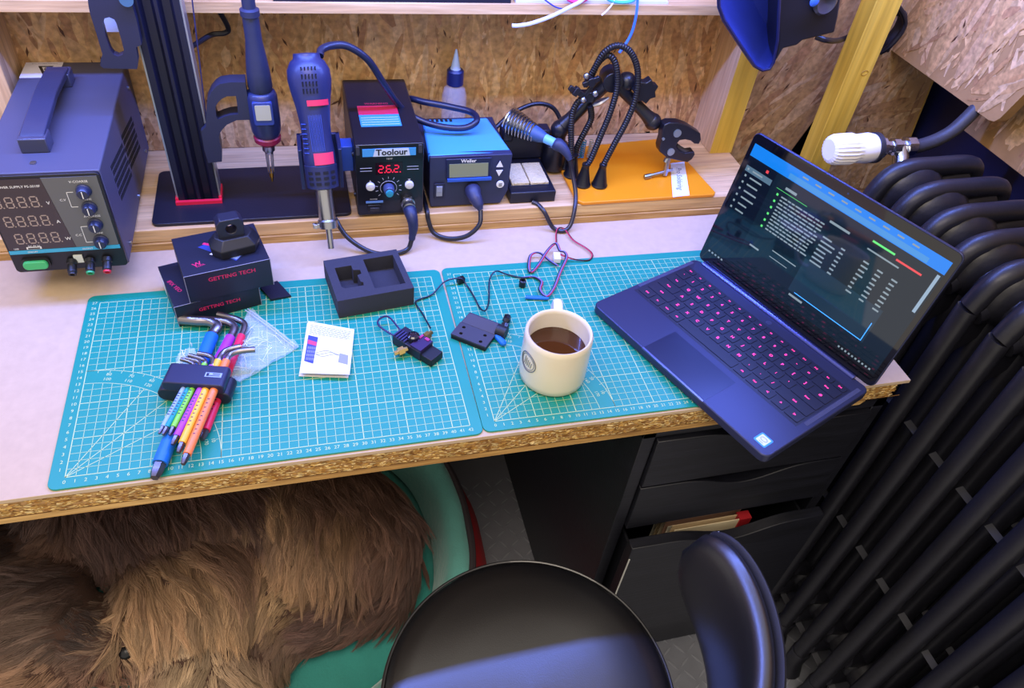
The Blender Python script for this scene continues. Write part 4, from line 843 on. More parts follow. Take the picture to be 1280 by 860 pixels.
# ---- dropper bottle
bt = thing('dropper_bottle', 'small clear plastic dropper bottle with black cap and pale conical nozzle', 'bottle', (50.2, 55.6, RZ))
M_CLR = mat('d8dde8', .12, alpha=.22, coat=.5)
m = M(); m.lathe([(0, RZ), (1.85, RZ + .1), (1.95, RZ + .5), (1.95, 12.4), (1.6, 13.6), (1.2, 14.0), (1.1, 14.5)], 28, (50.2, 55.6, 0)); m.obj('bottle_body', M_CLR, bt, world=True, ang=60)
m = M(); m.lathe([(1.15, 14.2), (1.3, 14.3), (1.3, 16.4), (1.0, 16.7)], 24, (50.2, 55.6, 0)); m.obj('cap', mat('141c48', .4), bt, world=True)
m = M(); m.lathe([(.85, 16.6), (.7, 17.0), (.18, 19.5), (.12, 19.7), (0, 19.7)], 20, (50.2, 55.6, 0)); m.obj('nozzle', mat('9ab0e0', .35), bt, world=True)
# ================================================================ orange board, articulated arm, flexible arms
ob = thing('orange_board', 'bright orange rounded plastic board lying at the right end of the riser', 'board', (78, 46.5, RZ))
m = M(); m.add([], []); pts = [(67.3, 37.4), (89.6, 37.6), (90.1, 38.2), (88.7, 54.9), (88.0, 55.5), (67.2, 53.3), (66.5, 52.6), (66.4, 38.2)]
m.prism(pts, RZ + .05, RZ + .6); m.obj('board_sheet', mat('e08a10', .42, bump=.1, bs=300), ob, world=True, bevel=.12)
a, b, c, d = [at(u, v, z=RZ + .64) for u, v in ((841, 246.5), (862, 244), (855.5, 202), (838, 204))]
m = M(); m.add([a, b, c, d], [(0, 1, 2, 3)]); lb = m.obj('paper_label', mat('d8dcec', .6), ob, world=True)
dr = (a - d).normalized(); m = M(); write(m, 'Pro Soldering', 1.25, frame((a + b + c + d) / 4 + Vector((0, 0, .02)), dr, Vector((0, 0, 1)).cross(dr)), bold=0); m.obj('handwriting', mat('4a5a90', .6), ob, ang=0, world=True)
M_ARM = mat('12141e', .38, coat=.2)
ar = thing('articulated_arm', 'black articulated camera arm with a crab clamp reaching over the orange board', 'camera arm', (65.4, 47.6, RZ))
p0 = Vector((65.3, 48.2, RZ + .6)); pA = Vector((65.6, 48.0, 10.2)); pB = at(764, 98, y=47.5); pC = at(816, 152, y=45.5); pD = at(824, 162, y=45)
m = M(); m.lathe([(2.0, 0), (2.1, .3), (2.0, 4.2), (1.4, 4.8), (1.2, 5.6)], 24, (65.3, 48.2, RZ + .6)); m.obj('base_clamp', M_ARM, ar, world=True)
m = M(); m.sph(pA, (1.45, 1.45, 1.45)); m.cyl(pA - Vector((0, 0, 3.0)), pA, 1.15); m.obj('lower_joint', M_ARM, ar, world=True, ang=60)
def seg(a, b, r, name): q = M(); d = (b - a); q.tube([a + d * .08, a + d * .2, a + d * .5, a + d * .82, a + d * .95], [r * 1.2, r, r * .9, r, r * 1.25], 18); return q.obj(name, M_ARM, ar, world=True, ang=50)
seg(pA, pB, 1.05, 'arm_tube'); seg(pB, pC, .95, 'arm_tube')
m = M(); m.cyl(pB + Vector((-.2, -1.6, 0)), pB + Vector((.2, 1.6, 0)), 1.55, n=24); m.sph(pB + Vector((2.6, 0, -.6)), (1.5, 1.5, 1.5)); m.obj('elbow_joint', M_ARM, ar, world=True, ang=50, bevel=.1)
kc = at(800, 105, y=47.5); m = M(); m.T = FR(kc.x, kc.y - 1.2, kc.z); m.prism([((1.75 + .28 * (1 if k % 2 else -1)) * math.cos(2 * PI * k / 14), (1.75 + .28 * (1 if k % 2 else -1)) * math.sin(2 * PI * k / 14)) for k in range(14)], 0, 1.5); m.obj('locking_knob', mat('15171f', .4), ar, world=True, bevel=.15)
m = M(); m.sph(pC, (1.35,) * 3, 20, 12); m.obj('ball_joint', M_ARM, ar, world=True, ang=60)
m = M(); m.cyl(pC, at(836, 166, y=44.6), .42); m.lathe([(0, 0), (0, 0)], 3); m.obj('ball_stud', M_STEEL, ar, world=True)
m = M(); e0 = at(832, 164, y=44.6); m.cyl(e0 - Vector((.2, 0, -.1)), e0 + Vector((.6, .0, -.35)), 1.25, n=26); m.obj('stud_washer', mat('50546c', .3, .9), ar, world=True)
cl = C2(790, 130, 6.88, 44, [(245, 215), (262, 160), (300, 142), (390, 142), (470, 170), (572, 235), (578, 285), (560, 325), (520, 322), (490, 296), (440, 285), (395, 292), (372, 318), (372, 345), (400, 385), (440, 405), (522, 392), (525, 415), (500, 455), (460, 482), (400, 470), (290, 445), (222, 390), (218, 355), (238, 285)])
slab(cl[::-1] if False else cl[::-1], 43.2, 44.9, 'crab_clamp', mat('11131c', .38, coat=.2), ar, bevel=.15)
for px, py, r in ((388, 250, .65), (332, 410, .62), (268, 298, .22)):
    (x, z), = C2(790, 130, 6.88, 43.2, [(px, py)]); m = M(); m.cyl((x, 43.0, z), (x, 43.4, z), r, n=20); m.obj('clamp_bolt', mat('a8b4b0', .3, .8), ar, world=True)
(xa, za), (xb, zb), (xc, zc), (xd, zd) = C2(790, 130, 6.88, 43.6, [(320, 460), (275, 610), (95, 612), (352, 562)])
m = M(); m.cyl((xa, 43.8, za), (xb, 43.4, zb + .1), .42, n=14); m.cyl((xa - .1, 43.8, za - .3), (xa - .35, 43.7, za - .9), .5, n=14); m.obj('clamp_screw', M_STEEL, ar, world=True)
m = M(); m.cyl((xc, 43.0, zc), (xd, 43.6, zd), .24, n=12); m.cyl((xc, 43.0, zc), (xc + 1.1, 43.1, zc + .15), .42, n=14); m.obj('clamp_handle', M_STEEL, ar, world=True)
(xm, zm), (xn, zn) = C2(790, 130, 6.88, 44, [(385, 375), (500, 425)]); m = M(); m.tube([(xm - .3, 44, zm + .4), (xm + .4, 44, zm - .1), (xn - .8, 44, zn + .25), (xn + .1, 44, zn + .1)], .45, 10); m.obj('rubber_jaw_pad', mat('3c3a44', .7), ar, world=True)
fa = thing('flexible_arm_tool', 'helping-hand tool of four black ribbed flexible arms with cone feet on the orange board', 'helping hands', (69.5, 43.5, RZ + .6))
def flexarm(L, foot):
    P = [at(u, v, y=y) for u, v, y in L]; f = Vector(foot); P += [f + Vector((0, 0, 3.3))]; S = spline(P, 14)
    R = []; acc = 0
    for i, p in enumerate(S):
        if i: acc += (p - S[i - 1]).length
        R.append(.46 + .09 * math.sin(acc * 2 * PI / .38))
    S2 = []; 
    m = M(); dens = []; 
    for i in range(len(S) - 1):
        for k in range(3): dens.append(S[i].lerp(S[i + 1], k / 3))
    dens.append(S[-1]); acc = 0; R = []
    for i, p in enumerate(dens):
        if i: acc += (p - dens[i - 1]).length
        R.append(.47 + .04 * math.sin(acc * 2 * PI / .36))
    m.tube(dens, R, 12); m.obj('flexible_hose', mat('101118', .42), fa, world=True, ang=50)
    m = M(); m.lathe([(1.25, 0), (1.3, .25), (1.15, .5), (.62, 2.9), (.55, 3.4), (.6, 3.5), (.6, 3.8)], 24, f); m.obj('cone_foot', mat('0c0d14', .4, coat=.2), fa, world=True)
flexarm([(731, 107, 47), (742, 88, 46.5), (755, 66, 46), (772, 57, 45.5), (788, 65, 45), (797, 88, 44.5), (795, 120, 44), (784, 150, 43.4), (768, 180, 42.6), (756, 203, 42)], (71.3, 41.8, RZ + .62))
flexarm([(737, 100, 47), (748, 78, 46.5), (761, 69, 46), (770, 82, 45.5), (771, 110, 45), (763, 140, 44.2), (750, 172, 43.4), (739, 198, 42.6)], (68.6, 42.2, RZ + .62))
flexarm([(737, 122, 46), (724, 126, 46), (716, 140, 46), (714, 158, 45.6), (714, 178, 45.2), (714, 196, 44.8)], (67.6, 45.0, RZ + .62))
flexarm([(738, 132, 45.6), (739, 148, 46), (732, 163, 46), (723, 180, 46), (717, 194, 46.4)], (67.2, 47.8, RZ + .62))
c0 = at(733, 120, y=46); m = M(); m.cb(c0.x, c0.y, c0.z, 2.0, 1.2, 1.6); m.T = T(c0.x - .2, c0.y - .5, c0.z + .9, 0, 0, .55); m.cb(0, 0, .8, .55, .5, 4.0); m.obj('clip_block', M_ARM, fa, world=True, bevel=.1)
for du, dv, rot in ((-13, -6, -.5), (6, -18, .4)):
    q = at(733 + du, 120 + dv, y=45.3); m = M(); m.T = FR(q.x, q.y, q.z) @ Matrix.Rotation(rot, 4, 'Z'); m.cb(0, .0, 0, 2.6, .8, .5); m.cb(0, 0, 0, .8, 1.3, .9); m.obj('wing_screw', M_ARM, fa, world=True, bevel=.1)
for u, v in ((729, 125), (744, 117), (733, 95)): q = at(u, v, y=45.2); m = M(); m.sph(q, (.48, .4, .48), 12, 8); m.obj('bolt_head', M_STEEL, fa, world=True)
q0, q1 = at(741, 132, y=45), at(761, 122, y=45); m = M(); m.tube([q0, q0.lerp(q1, .3), q0.lerp(q1, .6), q1], [.3, .65, .55, .2], 8, flat=.6); m.obj('alligator_clip', M_STEEL, fa, world=True)
# bits of wire behind the arms
for k, (c, x) in enumerate((('c02848', 68.3), ('2a7cb0', 70.0), ('2b86b8', 70.7), ('b0b4bc', 72.0))):
    bb = thing('screw_bit_coil', ['small red twist of wire behind the flexible arms', 'blue twisted wire behind the flexible arms, left of two', 'blue twisted wire behind the flexible arms, right of two', 'small silver wire twist right of the blue ones'][k], 'wire', (x, 49.5, RZ + .6))
    m = M(); m.tube([(x + .35 * math.cos(i * .9), 49.5 + .35 * math.sin(i * .9), RZ + .7 + i * .055 + .3) for i in range(60)], .09, 5); m.obj('twisted_wire', mat(c, .4, .3), bb, world=True)
# ================================================================ boxes, mount
M_BOX = mat('151829', .42, bump=.1, bs=300, var=.1); M_BOXE = mat('8c8ca0', .7); M_PINK = mat('c42058', .5)
def cbox(name, label, A, rz, w, d, h, texts, toptexts=(), edge=True):
    t = thing(name, label, 'box', A, rz)
    M().box(0, w, 0, d, 0, h).obj('carton', M_BOX, t, bevel=.06)
    m = M(); e = .035
    for p, q in (((0, 0, h), (w, 0, h)), ((w, 0, 0), (w, 0, h)), ((0, 0, 0), (0, 0, h))): m.cyl(p, q, e, n=5)
    o = m.obj('worn_edge', M_BOXE, t); o['kind'] = 'stuff'
    m = M()
    for s_, x, z, sz in texts: write(m, s_, sz, FR(x, -.02, z), bold=.015)
    for s_, x, y, sz, r in toptexts: write(m, s_, sz, T(x, y, h + .02, r), bold=.015)
    m.obj('red_lettering', M_PINK, t, ang=0); return t
bx1 = cbox('black_box', 'lower flat black cardboard box with pink-red lettering, left under the bigger box', (9.65, 21.2, 0), math.radians(16.5), 10.2, 8.6, 3.2, [('GETTING TECH', 5.2, 1.8, .72)], [('IFIX YEO', .95, 3.9, .72, -1.25)])
m = M(); m.box(-.03, 0, 5.6, 8.3, .5, 2.7); m.obj('white_barcode_sticker', M_WH, bx1)
bx2 = cbox('black_box', 'upper bigger black cardboard box with printed tool picture and pink-red lettering', (11.5, 21.7, 3.22), math.radians(13.5), 10.1, 8.0, 4.1, [('GETTING TECH', 5.4, 2.9, .8)], [('W', 1.9, 1.9, 1.0, .3), ('TOOL', 2.2, 1.5, .42, .3)])
m = M(); h = 4.125
for c_, q in (('2c3a78', [(2.6, 5.2), (6.3, 1.0), (8.6, 3.0), (6.2, 6.4)]), ): m.add([(x, y, h) for x, y in q], [(0, 1, 2, 3)])
m.obj('printed_panel', mat('2a3a80', .4), bx2, ang=0)
m = M(); m.add([(x, y, h + .01) for x, y in ((5.4, 2.2), (6.4, 1.2), (8.2, 2.9), (7.0, 3.6))], [(0, 1, 2, 3)]); m.obj('printed_screen', mat('7a8cb8', .4), bx2, ang=0)
m = M(); m.add([(x, y, h + .01) for x, y in ((3.2, 5.6), (5.4, 3.9), (5.6, 4.2), (3.5, 5.9))], [(0, 1, 2, 3)]); m.obj('printed_red_pen', M_PINK, bx2, ang=0)
m = M(); m.add([(x, y, h + .01) for x, y in ((3.6, 3.3), (4.6, 2.5), (4.8, 2.8), (3.9, 3.5))], [(0, 1, 2, 3)]); m.obj('printed_white_pen', M_WH, bx2, ang=0)
m = M(); m.T = T(20.6, 24.6, 0, .25); m.add([(0, 0, .02), (2.6, -.2, .02), (1.8, 3.4, .02), (-.6, 3.0, .02), (0, 0, .35), (2.6, -.2, .3), (1.8, 3.4, .3), (-.6, 3.0, .3)], [(3, 2, 1, 0), (4, 5, 6, 7), (0, 1, 5, 4), (1, 2, 6, 5), (2, 3, 7, 6), (3, 0, 4, 7)]); tag(m.obj('black_card', M_BOX), 'corner of a flat black card sticking out right of the black boxes', 'card')
mt_ = thing('camera_mount', 'chunky black faceted plastic mount with a round hole standing on the upper box', 'mount', (17.2, 26.9, 7.34), .22); mt_.scale = (1.12, 1.12, 1.15)
m = M(); m.add([(x, y, 0) for x, y in ((-2.5, -.9), (-1.6, -1.9), (1.9, -1.6), (2.6, -.3), (2.4, 1.2), (1.2, 2.0), (-1.6, 1.7), (-2.5, .6))] + [(x, y, 1.0) for x, y in ((-2.6, -.8), (-1.7, -2.0), (2.0, -1.7), (2.8, -.3), (2.5, 1.3), (1.3, 2.0), (-1.7, 1.8), (-2.6, .6))] + [(x, y, 1.9) for x, y in ((-1.9, -.4), (-1.2, -1.2), (1.4, -1.1), (2.0, -.2), (1.9, .9), (1.0, 1.4), (-1.2, 1.2), (-1.9, .4))],
      [range(7, -1, -1), range(16, 24)] + [(i, (i + 1) % 8, 8 + (i + 1) % 8, 8 + i) for i in range(8)] + [(8 + i, 8 + (i + 1) % 8, 16 + (i + 1) % 8, 16 + i) for i in range(8)]); m.obj('faceted_foot', mat('15161c', .45), mt_, bevel=.08)
out = [(-1.3, 0.8), (1.4, .8), (1.5, 3.6), (1.1, 4.1), (-.9, 4.1), (-1.35, 3.6)]; inn = [(.1 + .55 * math.cos(a * PI / 8), 2.9 + .55 * math.sin(a * PI / 8)) for a in range(16)]
u_ = ringplate(out, inn, -.8, .7, 'holed_head', mat('191a24', .42), None) if False else None
def holeplate(outer, holes, z0, z1, X, name, mt, parent, world=False, ang=30, bevel=0):
    bm = bmesh.new()
    for loop in [outer] + holes:
        vs = [bm.verts.new((x, y, 0)) for x, y in loop]
        for i in range(len(vs)): bm.edges.new((vs[i], vs[(i + 1) % len(vs)]))
    bmesh.ops.triangle_fill(bm, use_beauty=True, use_dissolve=False, edges=bm.edges[:])
    bm.verts.index_update(); V_ = [tuple(v.co) for v in bm.verts]; F_ = [[v.index for v in f.verts] for f in bm.faces]; bm.free()
    q = M(); q.T = X; n = len(V_); q.add([(x, y, z0) for x, y, _ in V_] + [(x, y, z1) for x, y, _ in V_], F_ + [[n + i for i in f[::-1]] for f in F_])
    for loop in [outer] + holes:
        k = len(loop); q.add([(x, y, z0) for x, y in loop] + [(x, y, z1) for x, y in loop], [(i, (i + 1) % k, k + (i + 1) % k, k + i) for i in range(k)])
    o = q.obj(name, mt, parent, world=world, ang=ang)
    bm = bmesh.new(); bm.from_mesh(o.data); bmesh.ops.remove_doubles(bm, verts=bm.verts[:], dist=1e-6); bmesh.ops.recalc_face_normals(bm, faces=bm.faces[:]); bm.to_mesh(o.data); bm.free(); o.data.set_sharp_from_angle(angle=.5)
    if bevel: b = o.modifiers.new('bevel', 'BEVEL'); b.width = bevel * U; b.segments = 2; b.limit_method = 'ANGLE'
    return o
holeplate(out, [inn], -.8, .8, FR(-.2, 0, 0), 'holed_head', mat('191b2c', .42), mt_, bevel=.1)
# foam tray
A_, B_2, D_ = Vector((28.9, 20.1, 0)), Vector((38.8, 21.5, 0)), Vector((27.9, 28.5, 0))
ft = thing('foam_insert', 'dark foam packaging block with one square recess and one odd-shaped recess', 'foam block', A_, math.atan2(1.4, 9.9))
big = [(5.1, 1.2), (9.2, 1.2), (9.2, 7.4), (5.1, 7.4)][::-1]
small = [(1.5, 2.2), (1.1, 2.6), (1.1, 6.6), (3.3, 6.6), (3.3, 5.6), (4.2, 5.4), (4.2, 4.6), (3.6, 4.4), (3.7, 3.0), (4.0, 2.8), (3.9, 2.2)][::-1]
M_FOAM = mat('2d2e3a', .9, bump=.4, bs=1500, var=.12, vs=200)
holeplate([(0, 0), (10, 0), (10, 8.5), (0, 8.5)], [big, small], .7, 2.95, I4, 'foam_wall', M_FOAM, ft)
M().box(.02, 9.98, .02, 8.48, 0, .72).obj('foam_base', M_FOAM, ft)
m = M(); m.tube([(1.9 + .8 * math.cos(a * PI / 10), 3.1 + .45 * math.sin(a * PI / 10), 1.35) for a in range(11)], .12, 6); m.obj('clear_ring', mat('70909c', .1, coat=.5), ft)
# ================================================================ hex keys
uK = Vector((.243, .970, 0)).normalized(); uL = Vector((.970, -.243, 0))
hd = thing('hex_key_holder', 'dark navy plastic clip holding the fan of coloured hex keys', 'holder', (12.6, 9.6, 0))
HM = frame((12.6, 9.4, 0), uL, uK)
m = M(); m.T = HM @ T(0, 0, 0)
m.T = HM @ Matrix.Rotation(PI / 2, 4, 'X') @ Matrix.Translation((0, 0, -1.5))
m.prism(rrect(6.7, 1.35, .5, 5, .1, 2.75), 0, 3.0); m.obj('front_clip', mat('1d2140', .42), hd, world=True, bevel=.12)
m = M(); m.T = HM @ Matrix.Rotation(PI / 2, 4, 'X') @ Matrix.Translation((0, 0, -1.3)); m.prism(rrect(8.0, 1.8, .85, 6, -.1, 1.15), 0, 2.7); m.obj('rear_clip', mat('15182c', .42), hd, world=True, bevel=.12)
m = M(); m.T = HM; m.box(1.1, 2.9, -.3, .35, 3.42, 3.46); m.obj('logo_plate', mat('8ca0d8', .45), hd, world=True)
m = M(); m.T = HM; m.box(1.3, 2.7, -.15, -.05, 3.47, 3.48); m.box(1.25, 1.5, -.2, .25, 3.47, 3.48); m.box(1.9, 2.7, .1, .2, 3.47, 3.48); m.obj('logo_lines', mat('1d2140', .5), hd, world=True)
def hexkey(col, label, s, e, r, bend, z0, z1, zb, sl=.82, tipc=None):
    """s, e = sleeve ends in pixels, bend = pixels of the short arm"""
    S, E = at(*s, z=z0), at(*e, z=z1); d = (E - S).normalized()
    t = thing('hex_key', label, 'hex key', S, group='colour sleeved hex keys in the clip')
    q = M(); q.tube([S, E], r, 6 if False else 16); q.obj('colour_sleeve', mat(col, .42, bump=.1, bs=400), t, world=True)
    st_ = mat('6a6468', .32, .9)
    q = M(); q.tube([S - d * (1.6 * r + .5), S - d * (r + .25), S - d * r * .8, S], [r * .55, r * sl, r * sl, r * sl], 6); q.obj('hex_tip', st_, t, world=True, ang=20)
    P = [E - d * .05] + [at(u, v, z=zb) for u, v in bend]; q = M(); q.tube(spline([E - d * .05] + [E + d * r * .6] + P[1:], 6), r * sl, 10); q.obj('bent_arm', mat('8a8488', .28, .95), t, world=True, ang=50)
    if r < .5:
        q = M(); k = 9
        for i in range(k): c_ = S + (E - S) * (.18 + .045 * i) + Vector((0, 0, r + .01)); n_ = d.cross(Vector((0, 0, 1))); q.add([c_ - d * .08 - n_ * .12, c_ + d * .05 - n_ * .12, c_ + d * .08 + n_ * .1, c_ - d * .04 + n_ * .12], [(0, 1, 2, 3)])
        o = q.obj('size_print', M_DK, t, ang=0, world=True); o['kind'] = 'stuff'
hexkey('1466c0', 'thickest hex key, bright blue sleeve reaching over the bench edge', (200, 580), (265, 420), .78, [(272, 408), (262, 402), (245, 401), (225, 399)], .82, .9, .95)
hexkey('9a30c8', 'thick violet sleeved hex key beside the thickest blue one', (236, 520), (288, 422), .6, [(293, 409), (285, 403), (272, 401), (262, 400)], .85, .95, 1.0)
hexkey('d8204c', 'pinkish red sleeved hex key at the right of the clip', (257, 538), (302, 420), .48, [(306, 406), (298, 400), (285, 396), (272, 393)], .7, .95, 1.0)
for col, label, s, e, bd_ in (
    ('8aa4d8', 'thin pale silver-blue sleeved hex key, leftmost of the front row', (204, 533), (242, 462), [(243, 456), (236, 452), (226, 449)]),
    ('0f8a90', 'thin teal sleeved hex key, second from left in the front row', (209, 534), (249, 461), [(249, 453), (241, 450), (232, 448)]),
    ('7ac83c', 'thin lime green sleeved hex key, third from left in the front row', (217, 534), (256, 455), [(255, 450), (247, 447), (236, 444)]),
    ('a03ccc', 'thin purple sleeved hex key in the middle of the front row', (221, 545), (265, 458), [(266, 448), (259, 444), (247, 442)]),
    ('f0b030', 'yellow sleeved hex key with its short arm bent to the right', (228, 554), (273, 451), [(277, 443), (283, 438), (292, 435), (301, 433)]),
    ('ee7c40', 'orange sleeved hex key, rightmost of the front row', (234, 568), (283, 451), [(287, 444), (295, 440), (306, 438), (319, 437)])):
    r_k = {'8aa4d8': .27, '0f8a90': .3, '7ac83c': .32, 'a03ccc': .37, 'f0b030': .42, 'ee7c40': .44}[col]
    hexkey(col, label, s, e, r_k, bd_, 2.0, 2.9, 2.9)
# clear bags
def plastic(name):
    m, t, p = newmat(name); L = t.links.new; p.inputs['Base Color'].default_value = (.8, .86, .95, 1); p.inputs['Roughness'].default_value = .12; p.inputs['Alpha'].default_value = .22; p.inputs['Coat Weight'].default_value = .6
    tc = nd(t, 'ShaderNodeTexCoord'); n = nd(t, 'ShaderNodeTexNoise'); n.inputs['Scale'].default_value = 60; n.inputs['Detail'].default_value = 4; n.inputs['Distortion'].default_value = 1.5
    L(tc.outputs['Object'], n.inputs['Vector']); b = nd(t, 'ShaderNodeBump'); b.inputs['Strength'].default_value = .9; b.inputs['Distance'].default_value = .004; L(n.outputs['Fac'], b.inputs['Height']); L(b.outputs['Normal'], p.inputs['Normal'])
    return m
M_BAG = plastic('clear_plastic')
def sheet(A, B, C, D, n, amp, z, seed):
    m = M(); vs = []
    for i in range(n + 1):
        for j in range(n + 1):
            a, b = i / n, j / n; p = (A * (1 - a) + B * a) * (1 - b) + (D * (1 - a) + C * a) * b
            w = noise.noise(Vector((p.x * .35 + seed, p.y * .35, 0))) + .5 * noise.noise(Vector((p.x * 1.1, p.y * 1.1, seed))); vs.append((p.x, p.y, z + amp * abs(w)))
    m.add(vs, [(i * (n + 1) + j, (i + 1) * (n + 1) + j, (i + 1) * (n + 1) + j + 1, i * (n + 1) + j + 1) for i in range(n) for j in range(n)]); return m
bgA, bgB, bgC, bgD = [at(u, v, z=.3) for u, v in ((313, 387), (374, 433), (300, 478), (272, 460))]
bag = thing('zip_bag', 'empty clear plastic zip bag lying on the mat right of the hex keys', 'plastic bag', (18.5, 15.5, 0))
sheet(bgA, bgB, bgC, bgD, 28, .5, .12, 1).obj('lower_film', M_BAG, bag, world=True, ang=80); sheet(bgA, bgB, bgC, bgD, 28, .8, .3, 4).obj('upper_film', M_BAG, bag, world=True, ang=80)
m = M()
for o_ in (.35, .7): n_ = (bgC - bgB).normalized() * o_; m.tube([bgA + n_ + Vector((0, 0, .35)), bgA.lerp(bgB, .5) + n_ + Vector((0, 0, .55)), bgB + n_ + Vector((0, 0, .3))], .09, 6)
for k_ in range(2): pass
m.obj('zip_seal', mat('b8c4e0', .25, alpha=.6), bag, world=True)
rg = random.Random(12); m = M()
for i in range(26):
    p = bgA.lerp(bgB, rg.uniform(.1, .9)).lerp(bgD.lerp(bgC, rg.uniform(.1, .9)), rg.uniform(.15, .95)); a_ = rg.uniform(0, PI); L_ = rg.uniform(.4, 1.8); q = Vector((math.cos(a_), math.sin(a_), 0)) * L_
    z_ = Vector((0, 0, rg.uniform(.4, .9))); m.tube([p - q + z_ * .6, p + z_ + Vector((.1, .1, 0)), p + q + z_ * .5], [.01, .035, .01], 4)
o = m.obj('crease', mat('dce6f8', .2), bag, world=True); o['kind'] = 'stuff'
sb = thing('parts_bag', 'tiny crumpled clear bag poking out above the left end of the clip', 'plastic bag', (11.0, 13.0, 0))
a_, b_, c_, d_ = [at(u, v, z=.5) for u, v in ((222, 441), (243, 437), (254, 462), (222, 462))]
sheet(a_, b_, c_, d_, 16, 1.2, .3, 9).obj('film', M_BAG, sb, world=True, ang=60); sheet(a_, b_, c_, d_, 12, 1.7, .2, 14).obj('inner_film', M_BAG, sb, world=True, ang=60)
m = M()
for k in range(9): p = a_.lerp(b_, rg.random()).lerp(d_.lerp(c_, rg.random()), rg.random()); q = Vector((rg.uniform(-.8, .8), rg.uniform(-.8, .8), 0)); m.tube([p - q + Vector((0, 0, .6)), p + Vector((0, 0, 1.3)), p + q + Vector((0, 0, .6))], [.01, .05, .01], 4)
o = m.obj('crease', mat('e8eefc', .2), sb, world=True); o['kind'] = 'stuff'
# leaflet
lf = thing('instruction_leaflet', 'small folded white instruction leaflet with a wiring picture on the left mat', 'leaflet', (26.8, 14, 0))
a_, b_, c_, d_ = [at(u, v, z=.5) for u, v in ((375.5, 459.5), (437, 463), (443, 412), (386, 402))]
a2, b2 = [at(u, v, z=.05) for u, v in ((373.5, 470.5), (435.5, 472.5))]; c2, d2 = [at(u, v, z=.05) for u, v in ((441, 414), (384, 404))]
M_PAP = mat('dadcf0', .7)
m = M(); m.add([a2, b2, c2, d2, *[p + Vector((0, 0, .06)) for p in (a2, b2, c2, d2)]], [(3, 2, 1, 0), (4, 5, 6, 7), (0, 1, 5, 4), (1, 2, 6, 5), (2, 3, 7, 6), (3, 0, 4, 7)]); m.obj('lower_page', mat('d8cfc8', .7), lf, world=True)
a_, b_ = [at(u, v, z=.75) for u, v in ((374.5, 466.5), (437, 468.5))]; c_, d_ = [at(u, v, z=.14) for u, v in ((443, 412), (385.5, 401.5))]
m = M(); m.add([a_, b_, c_, d_, *[p + Vector((0, 0, .04)) for p in (a_, b_, c_, d_)]], [(3, 2, 1, 0), (4, 5, 6, 7), (0, 1, 5, 4), (1, 2, 6, 5), (2, 3, 7, 6), (3, 0, 4, 7)]); m.obj('upper_page', M_PAP, lf, world=True)
def lp(s, t, up=.06): return (a_ * (1 - s) + b_ * s) * (1 - t) + (d_ * (1 - s) + c_ * s) * t + Vector((0, 0, up))
m = M(); m.add([lp(.05, .22), lp(.24, .18), lp(.26, .7), lp(.05, .72)], [(0, 1, 2, 3)]); m.obj('printed_board_picture', mat('3a4488', .6), lf, world=True)
m = M(); m.add([lp(.06, .55, .07), lp(.25, .52, .07), lp(.25, .6, .07), lp(.06, .63, .07)], [(0, 1, 2, 3)]); m.obj('printed_red_block', mat('c04068', .6), lf, world=True)
m = M()
for r in range(4):
    for k in range(6):
        s_, t_ = .08 + k * .03, .24 + r * .07; m.add([lp(s_, t_, .07), lp(s_ + .015, t_, .07), lp(s_ + .015, t_ + .05, .07), lp(s_, t_ + .05, .07)], [(0, 1, 2, 3)])
m.add([lp(.74, .24), lp(.94, .2), lp(.93, .4), lp(.75, .43)], [(0, 1, 2, 3)])
o = m.obj('printed_parts', mat('8c90c8', .6), lf, world=True); o['kind'] = 'stuff'
m = M()
for j in range(7):
    x = .06
    while x < .9: w_ = rg.uniform(.04, .1); m.add([lp(x, .92 - j * .028), lp(min(x + w_, .95), .92 - j * .028), lp(min(x + w_, .95), .93 - j * .028), lp(x, .93 - j * .028)], [(0, 1, 2, 3)]); x += w_ + .015
    if j == 3: pass
for k in range(3):
    for i in range(10): s0, s1 = .26 + i * .048, .26 + (i + 1) * .048; f_ = lambda s: .36 + k * .03 + .03 * math.sin(s * 12 + k); m.add([lp(s0, f_(s0)), lp(s1, f_(s1)), lp(s1, f_(s1) + .008), lp(s0, f_(s0) + .008)], [(0, 1, 2, 3)])
o = m.obj('print', mat('8486a4', .6), lf, world=True); o['kind'] = 'stuff'
# ================================================================ small camera module, bracket and leads
cmx = frame((37.6, 13.2, 0), Vector((.64, -.77, 0)), Vector((.77, .64, 0)))
cm = thing('camera_module', 'tiny black finned camera module with two brass connectors on the left mat', 'circuit module', (37.6, 13.2, 0))
m = M(); m.T = cmx; m.box(-2.6, 2.0, -1.2, 1.2, .1, 1.5); m.obj('housing', mat('14142c', .4), cm, world=True, bevel=.1)
m = M(); m.T = cmx; m.box(1.9, 3.7, -1.1, 1.1, .1, 1.2); m.obj('black_block', mat('06080c', .5), cm, world=True, bevel=.1)
m = M(); m.T = cmx
for k in range(5): m.box(-2.5 + k * .42, -2.3 + k * .42, -1.15, .3, 1.5, 1.72)
m.obj('cooling_fins', mat('2e2e5c', .35), cm, world=True)
m = M(); m.T = cmx; m.box(.3, 2.0, -1.15, 1.15, 1.5, 1.85); m.obj('circuit_board', mat('2a1a48', .4), cm, world=True)
m = M(); m.T = cmx; m.box(.3, .6, .4, 1.1, 1.86, 2.0); m.box(1.0, 1.6, .7, 1.1, 1.86, 1.98); m.obj('red_component', mat('a03070', .4), cm, world=True)
m = M(); m.T = cmx; m.lathe([(.75, 1.5), (.75, 2.3), (.55, 2.45), (.5, 2.3), (0, 2.25)], 20, (-.2, 0, 0)); m.obj('lens', mat('101024', .15, coat=.6), cm, world=True)
